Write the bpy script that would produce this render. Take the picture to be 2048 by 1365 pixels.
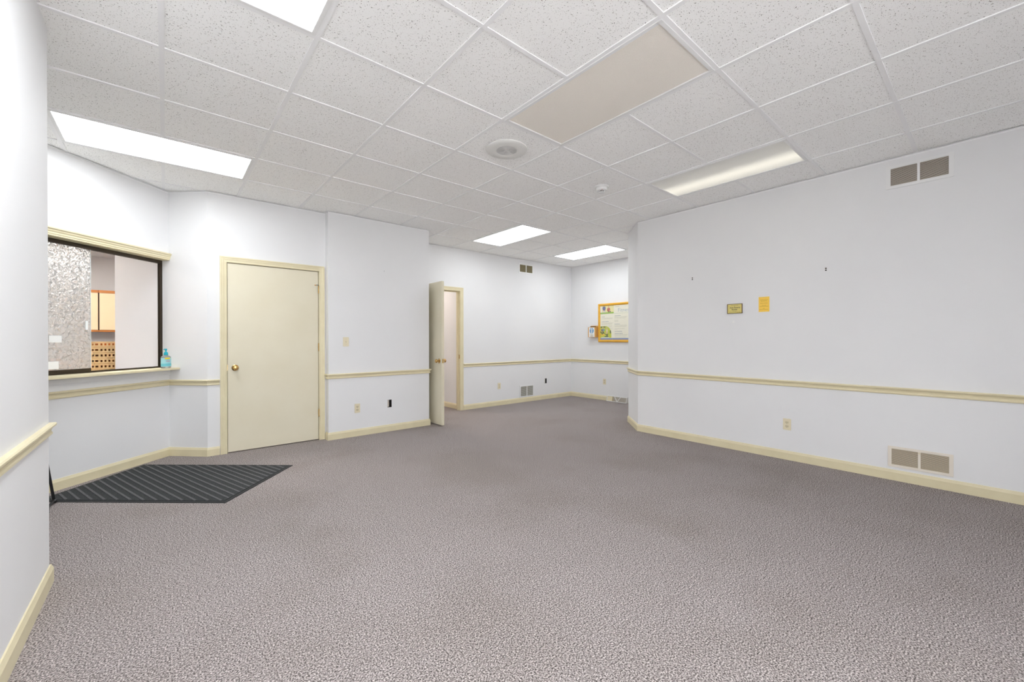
import bpy, bmesh, math, random
from mathutils import Matrix, Vector

random.seed(7)
for o in list(bpy.data.objects):
    bpy.data.objects.remove(o, do_unlink=True)
S = bpy.context.scene
COL = S.collection

# ------------------------------------------------------------------ camera
CAM_Z = 1.2108
YAW, PITCH, ROLL = 0.7026, -0.0027, -0.0016
cam_d = bpy.data.cameras.new('camera')
cam = bpy.data.objects.new('camera', cam_d)
COL.objects.link(cam)
cam_d.sensor_width = 36.0
cam_d.lens = 816.34 / 2048 * 36.0
cam_d.shift_x = 0.000985
cam_d.shift_y = -0.00022
cam_d.clip_start = 0.02
_fw = Vector((math.sin(YAW) * math.cos(PITCH), math.cos(YAW) * math.cos(PITCH), math.sin(PITCH)))
_r = Vector((math.cos(YAW), -math.sin(YAW), 0))
_u = _r.cross(_fw)
_r2 = _r * math.cos(ROLL) + _u * math.sin(ROLL)
_u2 = -_r * math.sin(ROLL) + _u * math.cos(ROLL)
_m = Matrix((_r2, _u2, -_fw)).transposed().to_4x4()
_m.translation = Vector((0, 0, CAM_Z))
cam.matrix_world = _m
S.camera = cam

# ------------------------------------------------------------------ world, exposure
SKY_STRENGTH = 3.6
LAMP = 9.0               # radiance of a lit fluorescent lens
w = bpy.data.worlds.new('world')
S.world = w
w.use_nodes = True
_bg = w.node_tree.nodes['Background']
_bg.inputs['Color'].default_value = (0.93, 0.96, 1.0, 1)
_bg.inputs['Strength'].default_value = SKY_STRENGTH
sun_d = bpy.data.lights.new('sun', 'SUN')
sun_d.energy = 15.0
sun_d.angle = 0.02
sun = bpy.data.objects.new('sun', sun_d)
COL.objects.link(sun)
sun.rotation_euler = (math.radians(-25), math.radians(42), 0)   # high sun from behind the building's far side, never straight through the rear window
S.view_settings.view_transform = 'Standard'
S.view_settings.look = 'None'
S.view_settings.exposure = 1.50
S.view_settings.gamma = 1.0
S.view_settings.use_curve_mapping = False
S.cycles.use_denoising = True
S.cycles.max_bounces = 10
S.cycles.diffuse_bounces = 6
S.cycles.glossy_bounces = 4
S.cycles.transmission_bounces = 6
S.cycles.sample_clamp_indirect = 6.0
S.cycles.caustics_reflective = False
S.cycles.caustics_refractive = False

# ------------------------------------------------------------------ plan of the place (metres)
ZC = 2.7588                       # ceiling height
T = 0.6096                        # two-foot ceiling module
GX, GY = 0.5989, 2.2418           # one grid crossing
BACK_Y = -1.6
XL, YL = -0.445, 3.04             # end of the left wall
RC = (0.0295, 5.5845)             # inner corner beside the reception window
RO = (0.333, 5.2812)
YD, YB, YK = 5.2812, 5.1725, 5.8899
XBL, XBR = 1.4983, 2.8557
XR, XF = 4.7697, 6.6882
RL = (-2.515, 3.04)
CL, CR = (5.21, 3.475), (4.7697, 3.035)
ROOM = [(XL, BACK_Y), (XL, YL), RL, RC, RO, (XBL, YD), (XBL, YB), (XBR, YB), (XBR, YK), (XF, YK), (XF, CL[1]), CL, CR, (XR, BACK_Y)]


# ------------------------------------------------------------------ materials
def srgb(r, g, b):
    f = lambda c: (c / 255) / 12.92 if c / 255 <= 0.04045 else ((c / 255 + 0.055) / 1.055) ** 2.4
    return (f(r), f(g), f(b), 1)


def mat(name, col, rough=0.6, metal=0.0, spec=0.5, emit=None, estr=0.0):
    m = bpy.data.materials.new(name)
    m.use_nodes = True
    b = m.node_tree.nodes['Principled BSDF']
    b.inputs['Base Color'].default_value = col
    b.inputs['Roughness'].default_value = rough
    b.inputs['Metallic'].default_value = metal
    b.inputs['Specular IOR Level'].default_value = spec
    if emit:
        b.inputs['Emission Color'].default_value = emit
        b.inputs['Emission Strength'].default_value = estr
    return m


def N(m, t, **kw):
    n = m.node_tree.nodes.new(t)
    for k, v in kw.items():
        if k in n.inputs:
            n.inputs[k].default_value = v
        else:
            setattr(n, k, v)
    return n


def L(m, a, b):
    m.node_tree.links.new(a, b)


def ramp(m, pts):
    n = N(m, 'ShaderNodeValToRGB')
    e = n.color_ramp.elements
    while len(e) < len(pts):
        e.new(0.5)
    for k, (p, c) in enumerate(pts):
        e[k].position = p
        e[k].color = c
    return n


def bumpy(m, scale, strength, dist, detail=2.0, tex='ShaderNodeTexNoise'):
    g = N(m, 'ShaderNodeNewGeometry')
    t = N(m, tex)
    t.inputs['Scale'].default_value = scale
    if 'Detail' in t.inputs:
        t.inputs['Detail'].default_value = detail
    L(m, g.outputs['Position'], t.inputs['Vector'])
    bp = N(m, 'ShaderNodeBump')
    bp.inputs['Strength'].default_value = strength
    bp.inputs['Distance'].default_value = dist
    L(m, t.outputs[0], bp.inputs['Height'])
    L(m, bp.outputs['Normal'], m.node_tree.nodes['Principled BSDF'].inputs['Normal'])
    return g, t


def mottled(name, c1, c2, scale, rough=0.6, bump=0.1, bscale=200, bdist=0.001, spec=0.4):
    m = mat(name, c1, rough, spec=spec)
    g, t = bumpy(m, bscale, bump, bdist)
    n = N(m, 'ShaderNodeTexNoise', Scale=scale, Detail=4.0)
    L(m, g.outputs['Position'], n.inputs['Vector'])
    r = ramp(m, [(0.3, c1), (0.7, c2)])
    L(m, n.outputs[0], r.inputs[0])
    L(m, r.outputs[0], m.node_tree.nodes['Principled BSDF'].inputs['Base Color'])
    return m


M = {}
M['wall'] = mottled('wall_paint', (0.815, 0.815, 0.823, 1), (0.79, 0.79, 0.80, 1), 1.3, 0.75, 0.06, 320, 0.0006, 0.25)
M['trim'] = mottled('cream_trim_paint', srgb(227, 217, 184), srgb(221, 210, 176), 6, 0.42, 0.04, 90, 0.0006)
M['door'] = mottled('cream_door_paint', srgb(226, 219, 197), srgb(222, 214, 190), 3, 0.45, 0.03, 120, 0.0005)
M['bar'] = mat('ceiling_bar_white', (0.88, 0.88, 0.89, 1), 0.45)
M['white_metal'] = mat('white_enamel', (0.82, 0.82, 0.82, 1), 0.4)
M['warm_white'] = mat('almond_enamel', srgb(232, 224, 212), 0.4)
M['ivory'] = mat('ivory_plastic', srgb(228, 218, 190), 0.35)
M['ivory_dark'] = mat('ivory_plastic_face', srgb(214, 203, 172), 0.35)
M['slot'] = mat('slot_dark', (0.03, 0.028, 0.025, 1), 0.6)
M['duct'] = mat('duct_interior', (0.05, 0.045, 0.04, 1), 0.8)
M['louver'] = mat('louver_tan', srgb(206, 198, 186), 0.5)
M['louver_dark'] = mat('louver_olive', srgb(150, 138, 100), 0.55)
M['brass'] = mat('brass', (0.62, 0.40, 0.15, 1), 0.25, 1.0)
M['bronze'] = mat('bronze_aluminium', srgb(62, 52, 40), 0.4, 0.5)
M['black'] = mat('black_metal', (0.02, 0.021, 0.023, 1), 0.35, 0.3)
M['rubber'] = mat('black_rubber', (0.022, 0.023, 0.024, 1), 0.8)
M['paper'] = mat('white_paper', (0.85, 0.85, 0.84, 1), 0.7)
M['screw'] = mat('screw_metal', (0.55, 0.53, 0.5, 1), 0.35, 0.9)
M['plug_brown'] = mat('anchor_brown', srgb(70, 48, 34), 0.6)
M['ink'] = mat('ink_dark', (0.03, 0.03, 0.035, 1), 0.7)
M['deck'] = mat('plenum_deck', (0.6, 0.6, 0.6, 1), 0.9)
M['ground'] = mottled('outdoor_concrete', (0.60, 0.59, 0.57, 1), (0.54, 0.53, 0.51, 1), 2, 0.9)


def make_tile_mat():
    m = mat('mineral_ceiling_tile', (0.8, 0.8, 0.79, 1), 0.9, spec=0.1)
    g = N(m, 'ShaderNodeNewGeometry')
    b = m.node_tree.nodes['Principled BSDF']
    n1 = N(m, 'ShaderNodeTexNoise', Scale=150.0, Detail=1.5, Roughness=0.5)
    L(m, g.outputs['Position'], n1.inputs['Vector'])
    r1 = ramp(m, [(0.30, (0.30, 0.29, 0.28, 1)), (0.345, (0.965, 0.965, 0.96, 1))])
    L(m, n1.outputs[0], r1.inputs[0])
    v = N(m, 'ShaderNodeTexVoronoi', Scale=105.0)
    L(m, g.outputs['Position'], v.inputs['Vector'])
    r2 = ramp(m, [(0.08, (0.42, 0.41, 0.40, 1)), (0.16, (1, 1, 1, 1))])
    L(m, v.outputs['Distance'], r2.inputs[0])
    mx = N(m, 'ShaderNodeMix', data_type='RGBA', blend_type='MULTIPLY')
    mx.inputs[0].default_value = 1.0
    L(m, r1.outputs[0], mx.inputs[6])
    L(m, r2.outputs[0], mx.inputs[7])
    L(m, mx.outputs[2], b.inputs['Base Color'])
    bp = N(m, 'ShaderNodeBump')
    bp.inputs['Strength'].default_value = 0.35
    bp.inputs['Distance'].default_value = 0.002
    L(m, n1.outputs[0], bp.inputs['Height'])
    L(m, bp.outputs['Normal'], b.inputs['Normal'])
    return m


M['tile'] = make_tile_mat()


def make_carpet():
    m = mat('cut_loop_carpet', (0.3, 0.26, 0.25, 1), 0.95, spec=0.05)
    b = m.node_tree.nodes['Principled BSDF']
    g = N(m, 'ShaderNodeNewGeometry')
    v = N(m, 'ShaderNodeTexVoronoi', Scale=190.0)
    L(m, g.outputs['Position'], v.inputs['Vector'])
    n1 = N(m, 'ShaderNodeTexNoise', Scale=165.0, Detail=3.0, Roughness=0.65)
    L(m, g.outputs['Position'], n1.inputs['Vector'])
    r1 = ramp(m, [(0.36, (0.068, 0.059, 0.057, 1)), (0.5, (0.405, 0.360, 0.354, 1)), (0.63, (0.87, 0.80, 0.79, 1))])
    L(m, n1.outputs[0], r1.inputs[0])
    r3 = ramp(m, [(0.0, (1.12, 1.12, 1.12, 1)), (0.75, (0.72, 0.71, 0.70, 1))])
    L(m, v.outputs['Distance'], r3.inputs[0])
    mx = N(m, 'ShaderNodeMix', data_type='RGBA', blend_type='MULTIPLY')
    mx.inputs[0].default_value = 1.0
    L(m, r1.outputs[0], mx.inputs[6])
    L(m, r3.outputs[0], mx.inputs[7])
    # soiled traffic patches
    n2 = N(m, 'ShaderNodeTexNoise', Scale=1.1, Detail=3.0)
    L(m, g.outputs['Position'], n2.inputs['Vector'])
    r2 = ramp(m, [(0.34, (0.91, 0.90, 0.88, 1)), (0.52, (1, 1, 1, 1))])
    L(m, n2.outputs[0], r2.inputs[0])
    m2 = N(m, 'ShaderNodeMix', data_type='RGBA', blend_type='MULTIPLY')
    m2.inputs[0].default_value = 1.0
    L(m, mx.outputs[2], m2.inputs[6])
    L(m, r2.outputs[0], m2.inputs[7])
    L(m, m2.outputs[2], b.inputs['Base Color'])
    ad = N(m, 'ShaderNodeMath', operation='SUBTRACT')
    L(m, n1.outputs[0], ad.inputs[0])
    L(m, v.outputs['Distance'], ad.inputs[1])
    bp = N(m, 'ShaderNodeBump')
    bp.inputs['Strength'].default_value = 0.8
    bp.inputs['Distance'].default_value = 0.006
    L(m, ad.outputs[0], bp.inputs['Height'])
    L(m, bp.outputs['Normal'], b.inputs['Normal'])
    return m


M['carpet'] = make_carpet()
M['mat_fiber'] = mottled('mat_fiber_charcoal', (0.030, 0.032, 0.034, 1), (0.075, 0.078, 0.08, 1), 140, 0.95, 0.8, 160, 0.004, 0.1)
M['mat_rib'] = mottled('mat_rib_grey', (0.085, 0.087, 0.09, 1), (0.16, 0.16, 0.165, 1), 160, 0.95, 0.8, 160, 0.004, 0.1)


def wood(name, c1, c2, rough=0.4, sc=(3, 40, 40)):
    m = mat(name, c1, rough)
    tc = N(m, 'ShaderNodeTexCoord')
    mp = N(m, 'ShaderNodeMapping')
    mp.inputs['Scale'].default_value = sc
    n = N(m, 'ShaderNodeTexNoise', Scale=2.0, Detail=5.0)
    r = ramp(m, [(0.3, c1), (0.7, c2)])
    L(m, tc.outputs['Object'], mp.inputs[0])
    L(m, mp.outputs[0], n.inputs['Vector'])
    L(m, n.outputs[0], r.inputs[0])
    L(m, r.outputs[0], m.node_tree.nodes['Principled BSDF'].inputs['Base Color'])
    return m


M['oak'] = wood('honey_oak', srgb(222, 160, 30), srgb(236, 182, 62))
M['oak_light'] = wood('light_oak', srgb(208, 158, 92), srgb(224, 178, 112))
M['oak_brown'] = wood('brown_oak', srgb(186, 112, 46), srgb(204, 132, 60))
M['cab_panel'] = mat('cabinet_laminate', srgb(248, 222, 184), 0.4)
M['tray'] = mat('tan_tray_plastic', srgb(250, 220, 160), 0.4)


def lens_mat(name, strength, tint, bands=True, one=False, base=(0.75, 0.75, 0.74, 1), rough=0.35):
    """prismatic acrylic lens: glows where the tubes run behind it (local x is across the tubes)"""
    m = mat(name, base, rough)
    b = m.node_tree.nodes['Principled BSDF']
    tc = N(m, 'ShaderNodeTexCoord')
    ck = N(m, 'ShaderNodeTexVoronoi', Scale=160.0)
    L(m, tc.outputs['Object'], ck.inputs['Vector'])
    bp = N(m, 'ShaderNodeBump')
    bp.inputs['Strength'].default_value = 0.5
    bp.inputs['Distance'].default_value = 0.003
    L(m, ck.outputs['Distance'], bp.inputs['Height'])
    L(m, bp.outputs['Normal'], b.inputs['Normal'])
    if strength > 0:
        sx = N(m, 'ShaderNodeSeparateXYZ')
        L(m, tc.outputs['Object'], sx.inputs[0])
        if one:
            pts = [(0.0, (0.08, 0.08, 0.08, 1)), (0.35, (0.22, 0.22, 0.22, 1)), (0.70, (1, 1, 1, 1)), (1.0, (0.55, 0.55, 0.55, 1))]
        else:
            pts = [(0.0, (0.6, 0.6, 0.6, 1)), (0.25, (1, 1, 1, 1)), (0.5, (0.72, 0.72, 0.72, 1)), (0.75, (1, 1, 1, 1)), (1.0, (0.6, 0.6, 0.6, 1))]
        mr = N(m, 'ShaderNodeMapRange')
        mr.inputs['From Min'].default_value = -0.28
        mr.inputs['From Max'].default_value = 0.28
        L(m, sx.outputs['X'], mr.inputs['Value'])
        r = ramp(m, pts)
        r.color_ramp.interpolation = 'EASE'
        L(m, mr.outputs[0], r.inputs[0])
        mu = N(m, 'ShaderNodeMath', operation='MULTIPLY')
        mu.inputs[1].default_value = strength
        L(m, r.outputs[0], mu.inputs[0])
        b.inputs['Emission Color'].default_value = tint
        L(m, mu.outputs[0], b.inputs['Emission Strength'])
    return m


M['lens_lit'] = lens_mat('lens_lit', LAMP, (0.945, 0.98, 1.0, 1))
M['lens_entry'] = lens_mat('lens_lit_entry', LAMP * 0.60, (0.945, 0.98, 1.0, 1))
M['lens_front'] = lens_mat('lens_lit_front', LAMP * 0.80, (0.945, 0.98, 1.0, 1))
M['lens_far'] = lens_mat('lens_lit_far', LAMP * 0.42, (0.945, 0.98, 1.0, 1))
M['lens_dim'] = lens_mat('lens_one_weak_tube', 0.22, (1.0, 0.95, 0.80, 1), one=True, base=(0.70, 0.70, 0.67, 1))
M['lens_off'] = lens_mat('lens_unlit', 0.0, None, base=srgb(240, 234, 225))
M['lens_office'] = lens_mat('lens_office', 26.0, (1.0, 0.93, 0.86, 1))
M['lens_office_dim'] = lens_mat('lens_office_weak', 7.0, (1.0, 0.93, 0.86, 1))
M['lens_backroom'] = lens_mat('lens_backroom', 7.0, (1.0, 0.86, 0.76, 1))


def glass(name, textured):
    m = bpy.data.materials.new(name)
    m.use_nodes = True
    b = m.node_tree.nodes['Principled BSDF']
    b.inputs['Base Color'].default_value = (0.97, 0.98, 0.98, 1)
    b.inputs['IOR'].default_value = 1.35 if textured else 1.05
    b.inputs['Transmission Weight'].default_value = 0.7 if textured else 1.0
    b.inputs['Roughness'].default_value = 0.12 if textured else 0.0
    if textured:
        tc = N(m, 'ShaderNodeTexCoord')
        n0 = N(m, 'ShaderNodeTexNoise', Scale=30.0, Detail=2.0)
        L(m, tc.outputs['Object'], n0.inputs['Vector'])
        mx = N(m, 'ShaderNodeMix', data_type='VECTOR')
        mx.inputs[0].default_value = 0.06
        L(m, tc.outputs['Object'], mx.inputs[4])
        L(m, n0.outputs['Color'], mx.inputs[5])
        v = N(m, 'ShaderNodeTexVoronoi', Scale=38.0, feature='SMOOTH_F1')
        L(m, mx.outputs[1], v.inputs['Vector'])
        bp = N(m, 'ShaderNodeBump')
        bp.inputs['Strength'].default_value = 1.0
        bp.inputs['Distance'].default_value = 0.015
        L(m, v.outputs['Distance'], bp.inputs['Height'])
        L(m, bp.outputs['Normal'], b.inputs['Normal'])
    return m


M['glass_tex'] = glass('hammered_glass', True)
M['clear_plastic'] = mat('clear_gel', (0.90, 0.96, 0.97, 1), 0.1)
M['clear_plastic'].node_tree.nodes['Principled BSDF'].inputs['Transmission Weight'].default_value = 0.7
M['teal'] = mat('teal_plastic', srgb(14, 170, 190), 0.3)
M['teal_label'] = mat('pale_teal_label', srgb(160, 212, 220), 0.5)
M['yellow'] = mat('yellow_print', srgb(250, 222, 20), 0.5)


# ------------------------------------------------------------------ mesh building
class MB:
    def __init__(s):
        s.v, s.f = [], []

    def add(s, vs, fs):
        n = len(s.v)
        s.v += [tuple(p) for p in vs]
        s.f += [tuple(i + n for i in f) for f in fs]
        return s

    def box(s, x0, x1, y0, y1, z0, z1):
        vs = [(x, y, z) for z in (z0, z1) for y in (y0, y1) for x in (x0, x1)]
        return s.add(vs, [(0, 2, 3, 1), (4, 5, 7, 6), (0, 1, 5, 4), (2, 6, 7, 3), (0, 4, 6, 2), (1, 3, 7, 5)])

    def prism(s, poly, z0, z1):
        """poly in xy (any winding), extruded along z"""
        a = sum(poly[i][0] * poly[(i + 1) % len(poly)][1] - poly[(i + 1) % len(poly)][0] * poly[i][1] for i in range(len(poly)))
        if a < 0:
            poly = poly[::-1]
        n = len(poly)
        vs = [(x, y, z0) for x, y in poly] + [(x, y, z1) for x, y in poly]
        fs = [tuple(range(n))[::-1], tuple(range(n, 2 * n))]
        fs += [(i, (i + 1) % n, n + (i + 1) % n, n + i) for i in range(n)]
        return s.add(vs, fs)

    def prism_xz(s, poly, y0, y1):
        """poly in xz, extruded along y"""
        a = sum(poly[i][0] * poly[(i + 1) % len(poly)][1] - poly[(i + 1) % len(poly)][0] * poly[i][1] for i in range(len(poly)))
        if a < 0:
            poly = poly[::-1]
        n = len(poly)
        vs = [(x, y0, z) for x, z in poly] + [(x, y1, z) for x, z in poly]
        fs = [tuple(range(n)), tuple(range(n, 2 * n))[::-1]]
        fs += [(i, n + i, n + (i + 1) % n, (i + 1) % n) for i in range(n)]
        return s.add(vs, fs)

    def lathe(s, prof, n=32, axis='z', c=(0, 0, 0)):
        """prof: list of (radius, height)"""
        vs = []
        for r, h in prof:
            for k in range(n):
                t = 2 * math.pi * k / n
                x, y = r * math.cos(t), r * math.sin(t)
                p = (x, y, h) if axis == 'z' else ((x, h, y) if axis == 'y' else (h, x, y))
                vs.append((p[0] + c[0], p[1] + c[1], p[2] + c[2]))
        fs = []
        for i in range(len(prof) - 1):
            for k in range(n):
                k2 = (k + 1) % n
                fs.append((i * n + k, i * n + k2, (i + 1) * n + k2, (i + 1) * n + k))
        fs.append(tuple(range(n))[::-1])
        fs.append(tuple(range((len(prof) - 1) * n, len(prof) * n)))
        return s.add(vs, fs)

    def tube(s, pts, r, n=10):
        pts = [Vector(p) for p in pts]
        rings = []
        for i, p in enumerate(pts):
            d = (pts[min(i + 1, len(pts) - 1)] - pts[max(i - 1, 0)]).normalized()
            a = d.cross(Vector((0, 0, 1)))
            if a.length < 1e-3:
                a = d.cross(Vector((1, 0, 0)))
            a.normalize()
            b = d.cross(a)
            rings.append([p + a * r * math.cos(2 * math.pi * k / n) + b * r * math.sin(2 * math.pi * k / n) for k in range(n)])
        vs = [q for ring in rings for q in ring]
        fs = []
        for i in range(len(rings) - 1):
            for k in range(n):
                k2 = (k + 1) % n
                fs.append((i * n + k, i * n + k2, (i + 1) * n + k2, (i + 1) * n + k))
        fs.append(tuple(range(n))[::-1])
        fs.append(tuple(range((len(rings) - 1) * n, len(rings) * n)))
        return s.add(vs, fs)

    def mesh(s, name, m, smooth=False, bevel=0.0):
        me = bpy.data.meshes.new(name)
        me.from_pydata(s.v, [], s.f)
        bm = bmesh.new()
        bm.from_mesh(me)
        bmesh.ops.recalc_face_normals(bm, faces=bm.faces)
        if bevel > 0:
            es = [e for e in bm.edges if len(e.link_faces) == 2 and e.calc_face_angle(0) > 0.6]
            bmesh.ops.bevel(bm, geom=es, offset=bevel, segments=2, affect='EDGES', clamp_overlap=True)
        bm.to_mesh(me)
        bm.free()
        me.materials.append(m)
        if smooth:
            for p in me.polygons:
                p.use_smooth = True
            try:
                me.set_sharp_from_angle(angle=math.radians(38))
            except Exception:
                pass
        return me

    def obj(s, name, m, parent=None, smooth=False, bevel=0.0):
        o = bpy.data.objects.new(name, s.mesh(name, m, smooth, bevel))
        COL.objects.link(o)
        if parent:
            o.parent = parent
        return o


def tag(o, label, cat, group=None, kind=None):
    o['label'] = label
    o['category'] = cat
    if group:
        o['group'] = group
    if kind:
        o['kind'] = kind
    return o


def empty(name, loc=(0, 0, 0), rz=0.0):
    o = bpy.data.objects.new(name, None)
    o.empty_display_size = 0.1
    COL.objects.link(o)
    o.location = loc
    o.rotation_euler = (0, 0, rz)
    return o


def wall_rz(nx, ny):
    """rotation that turns local -Y to the wall's room-side normal (local X = viewer's right)"""
    yx, yy = -nx, -ny
    return math.atan2(-yx, yy)


def copy_tree(o, parent=None):
    c = o.copy()
    COL.objects.link(c)
    c.parent = parent
    for ch in list(o.children):
        copy_tree(ch, c)
    return c


def panel(mb, x0, x1, y0, y1, z0, z1, holes=()):
    """slab in local xz with rectangular through-holes (hx0, hx1, hz0, hz1)"""
    xs = sorted(set([x0, x1] + [h for q in holes for h in q[:2]]))
    zs = sorted(set([z0, z1] + [h for q in holes for h in q[2:]]))
    inside = lambda x, z: any(q[0] < x < q[1] and q[2] < z < q[3] for q in holes)
    nx, nz = len(xs) - 1, len(zs) - 1
    solid = [[not inside((xs[i] + xs[i + 1]) / 2, (zs[k] + zs[k + 1]) / 2) for k in range(nz)] for i in range(nx)]
    ix = {}
    vs, fs = [], []

    def vid(i, y, k):
        key = (i, y, k)
        if key not in ix:
            ix[key] = len(vs)
            vs.append((xs[i], y, zs[k]))
        return ix[key]
    for i in range(nx):
        for k in range(nz):
            if not solid[i][k]:
                continue
            fs.append((vid(i, y0, k), vid(i + 1, y0, k), vid(i + 1, y0, k + 1), vid(i, y0, k + 1)))
            fs.append((vid(i, y1, k), vid(i, y1, k + 1), vid(i + 1, y1, k + 1), vid(i + 1, y1, k)))
            if i == 0 or not solid[i - 1][k]:
                fs.append((vid(i, y0, k), vid(i, y0, k + 1), vid(i, y1, k + 1), vid(i, y1, k)))
            if i == nx - 1 or not solid[i + 1][k]:
                fs.append((vid(i + 1, y0, k), vid(i + 1, y1, k), vid(i + 1, y1, k + 1), vid(i + 1, y0, k + 1)))
            if k == 0 or not solid[i][k - 1]:
                fs.append((vid(i, y0, k), vid(i, y1, k), vid(i + 1, y1, k), vid(i + 1, y0, k)))
            if k == nz - 1 or not solid[i][k + 1]:
                fs.append((vid(i, y0, k + 1), vid(i + 1, y0, k + 1), vid(i + 1, y1, k + 1), vid(i, y1, k + 1)))
    mb.add(vs, fs)
    return mb


WTOP = ZC + 0.165


def wall(name, a, b, label, holes=(), thick=0.11, z0=0.0, z1=WTOP, m=None, ext=(0, 0)):
    """wall whose visible face runs a -> b with the room on the right-hand side of the travel"""
    a, b = Vector(a), Vector(b)
    d = b - a
    ln = d.length
    d.normalize()
    # room normal = right of travel; local X = viewer's right = travel direction
    o_mb = MB()
    panel(o_mb, -ext[0], ln + ext[1], 0, thick, z0, z1, holes)
    o = o_mb.obj(name, m or M['wall'])
    o.location = (a.x, a.y, 0)
    o.rotation_euler = (0, 0, math.atan2(d.y, d.x))
    tag(o, label, 'wall', kind='structure')
    return o


def sweep(name, path, prof, m, label, cat='trim'):
    """profile (out, z) swept along a plan path, mitred; the room lies to the right of the travel"""
    P = [Vector(p) for p in path]
    nr = []
    for i in range(len(P) - 1):
        d = (P[i + 1] - P[i]).normalized()
        nr.append(Vector((d.y, -d.x)))
    mb = MB()
    vs = []
    k = len(prof)
    for i, p in enumerate(P):
        if i == 0:
            off = nr[0]
        elif i == len(P) - 1:
            off = nr[-1]
        else:
            h = nr[i - 1] + nr[i]
            off = h * (2.0 / h.length_squared)
        for (o, z) in prof:
            q = p + off * o
            vs.append((q.x, q.y, z))
    fs = []
    for i in range(len(P) - 1):
        for j in range(k):
            j2 = (j + 1) % k
            fs.append((i * k + j, i * k + j2, (i + 1) * k + j2, (i + 1) * k + j))
    fs.append(tuple(range(k))[::-1])
    fs.append(tuple(range((len(P) - 1) * k, len(P) * k)))
    mb.add(vs, fs)
    o = mb.obj(name, m)
    tag(o, label, cat, kind='structure')
    return o


# ------------------------------------------------------------------ floor
fl = MB().box(-4.4, 7.0, -1.75, 10.95, -0.12, 0.0).obj('floor', M['carpet'])
tag(fl, 'mauve grey speckled carpet covering the whole floor', 'floor', kind='structure')
gr = MB().box(-30, 34, -34, -1.75, -0.25, -0.10).obj('ground', M['ground'])  # unseen, added to bounce sunlight up to the ceiling
tag(gr, 'pale concrete ground added outside the rear window to bounce sunlight in', 'ground', kind='structure')

rf = MB().box(-4.45, 7.05, -1.85, 11.0, ZC + 0.165, ZC + 0.32).obj('roof', M['deck'])  # unseen slab, added to keep sun and sky from leaking in
tag(rf, 'flat roof slab added above the whole building to block light leaks', 'roof', kind='structure')
# ------------------------------------------------------------------ walls
W_LEFT = wall('wall_left', (XL, BACK_Y), (XL, YL), 'near white wall filling the left edge of the picture', ext=(0.11, 0))
wall('wall_entry', (XL, YL), RL, 'white wall return behind the end of the near left wall', ext=(-0.11, 0.2))
SQ2 = math.sqrt(2)
rl = (Vector(RC) - Vector(RL)).length
# reception window opening: distances measured back from the inner corner
RW0, RW1 = rl - 1.62, rl
wall('wall_reception', RL, RC, 'angled white wall with the reception window', holes=[(RW0, RW1, 0.904, 2.058)], thick=0.10, ext=(0.2, 0.0))
wall('wall_return', (RC[0] - 0.0, RC[1] + 0.0), RO, 'narrow angled white wall between reception window and closed door', thick=0.11)
D1A, D1B = 0.4970, 1.4250
wall('wall_door', RO, (XBL, YD), 'white wall around the closed cream door', holes=[(D1A - RO[0], D1B - RO[0], 0.0, 2.046)], ext=(0, 0.02))
HB = (2.239, 2.297, 0.316, 0.416)
wall('wall_projecting', (XBL, YB), (XBR, YB), 'projecting white wall with light switch between the two doors',
     holes=[(HB[0] - XBL, HB[1] - XBL, HB[2], HB[3])], ext=(-0.0, -0.0))
wall('wall_jog_far', (XBR, YB), (XBR, YK), 'white side wall hidden behind the open door leaf', thick=0.10, ext=(-0.112, 0.1))
D2A, D2B = 2.938, 3.848
HK = (5.885, 5.942, 0.320, 0.420)
wall('wall_back', (XBR, YK), (XF, YK), 'white back wall with the open doorway and two small vents',
     holes=[(D2A - XBR, D2B - XBR, 0.0, 2.046), (HK[0] - XBR, HK[1] - XBR, HK[2], HK[3])], ext=(0.1, 0.11))
wall('wall_far_right', (XF, YK), (XF, CL[1]), 'far white side wall holding the framed notice board', ext=(0, 0.11))
wall('wall_alcove', (XF, CL[1]), CL, 'white wall closing the far alcove behind the corner column', ext=(0, 0))
wall('wall_chamfer', CL, CR, 'narrow angled face at the end of the right wall', thick=0.09)
wall('wall_right', CR, (XR, BACK_Y), 'large plain white right wall with signs and vents', ext=(0, 0.11))
WX0, WX1, WZ0, WZ1 = -0.3, 1.5, 0.35, 2.45
bw = wall('wall_rear', (XR, BACK_Y), (XL, BACK_Y), 'white rear wall with an added window opening behind the camera',
          holes=[(XR - WX1, XR - WX0, WZ0, WZ1)])

# rear window, unseen and added as a daylight source: frame and panes
wr = empty('added_window_2', ((WX0 + WX1) / 2, BACK_Y - 0.06, 0), math.pi)
tag(wr, 'unseen bronze framed window added in the rear wall to let daylight in', 'window', kind='structure')
hw = (WX1 - WX0) / 2
fm = MB()
panel(fm, -hw, hw, -0.03, 0.03, WZ0, WZ1, [(-hw + 0.05 + k * (2 * hw - 0.05) / 3, -hw + (k + 1) * (2 * hw - 0.05) / 3, WZ0 + 0.05, WZ1 - 0.05) for k in range(3)])
fm.obj('window_frame', M['bronze'], wr)
pane_m = bpy.data.materials.new('window_glass')
pane_m.use_nodes = True
_nt = pane_m.node_tree
_nt.nodes.remove(_nt.nodes['Principled BSDF'])
_tr = N(pane_m, 'ShaderNodeBsdfTransparent')
_gl = N(pane_m, 'ShaderNodeBsdfGlossy', Roughness=0.0)
_mx = N(pane_m, 'ShaderNodeMixShader')
_mx.inputs[0].default_value = 0.06
L(pane_m, _tr.outputs[0], _mx.inputs[1])
L(pane_m, _gl.outputs[0], _mx.inputs[2])
L(pane_m, _mx.outputs[0], _nt.nodes['Material Output'].inputs[0])
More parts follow.
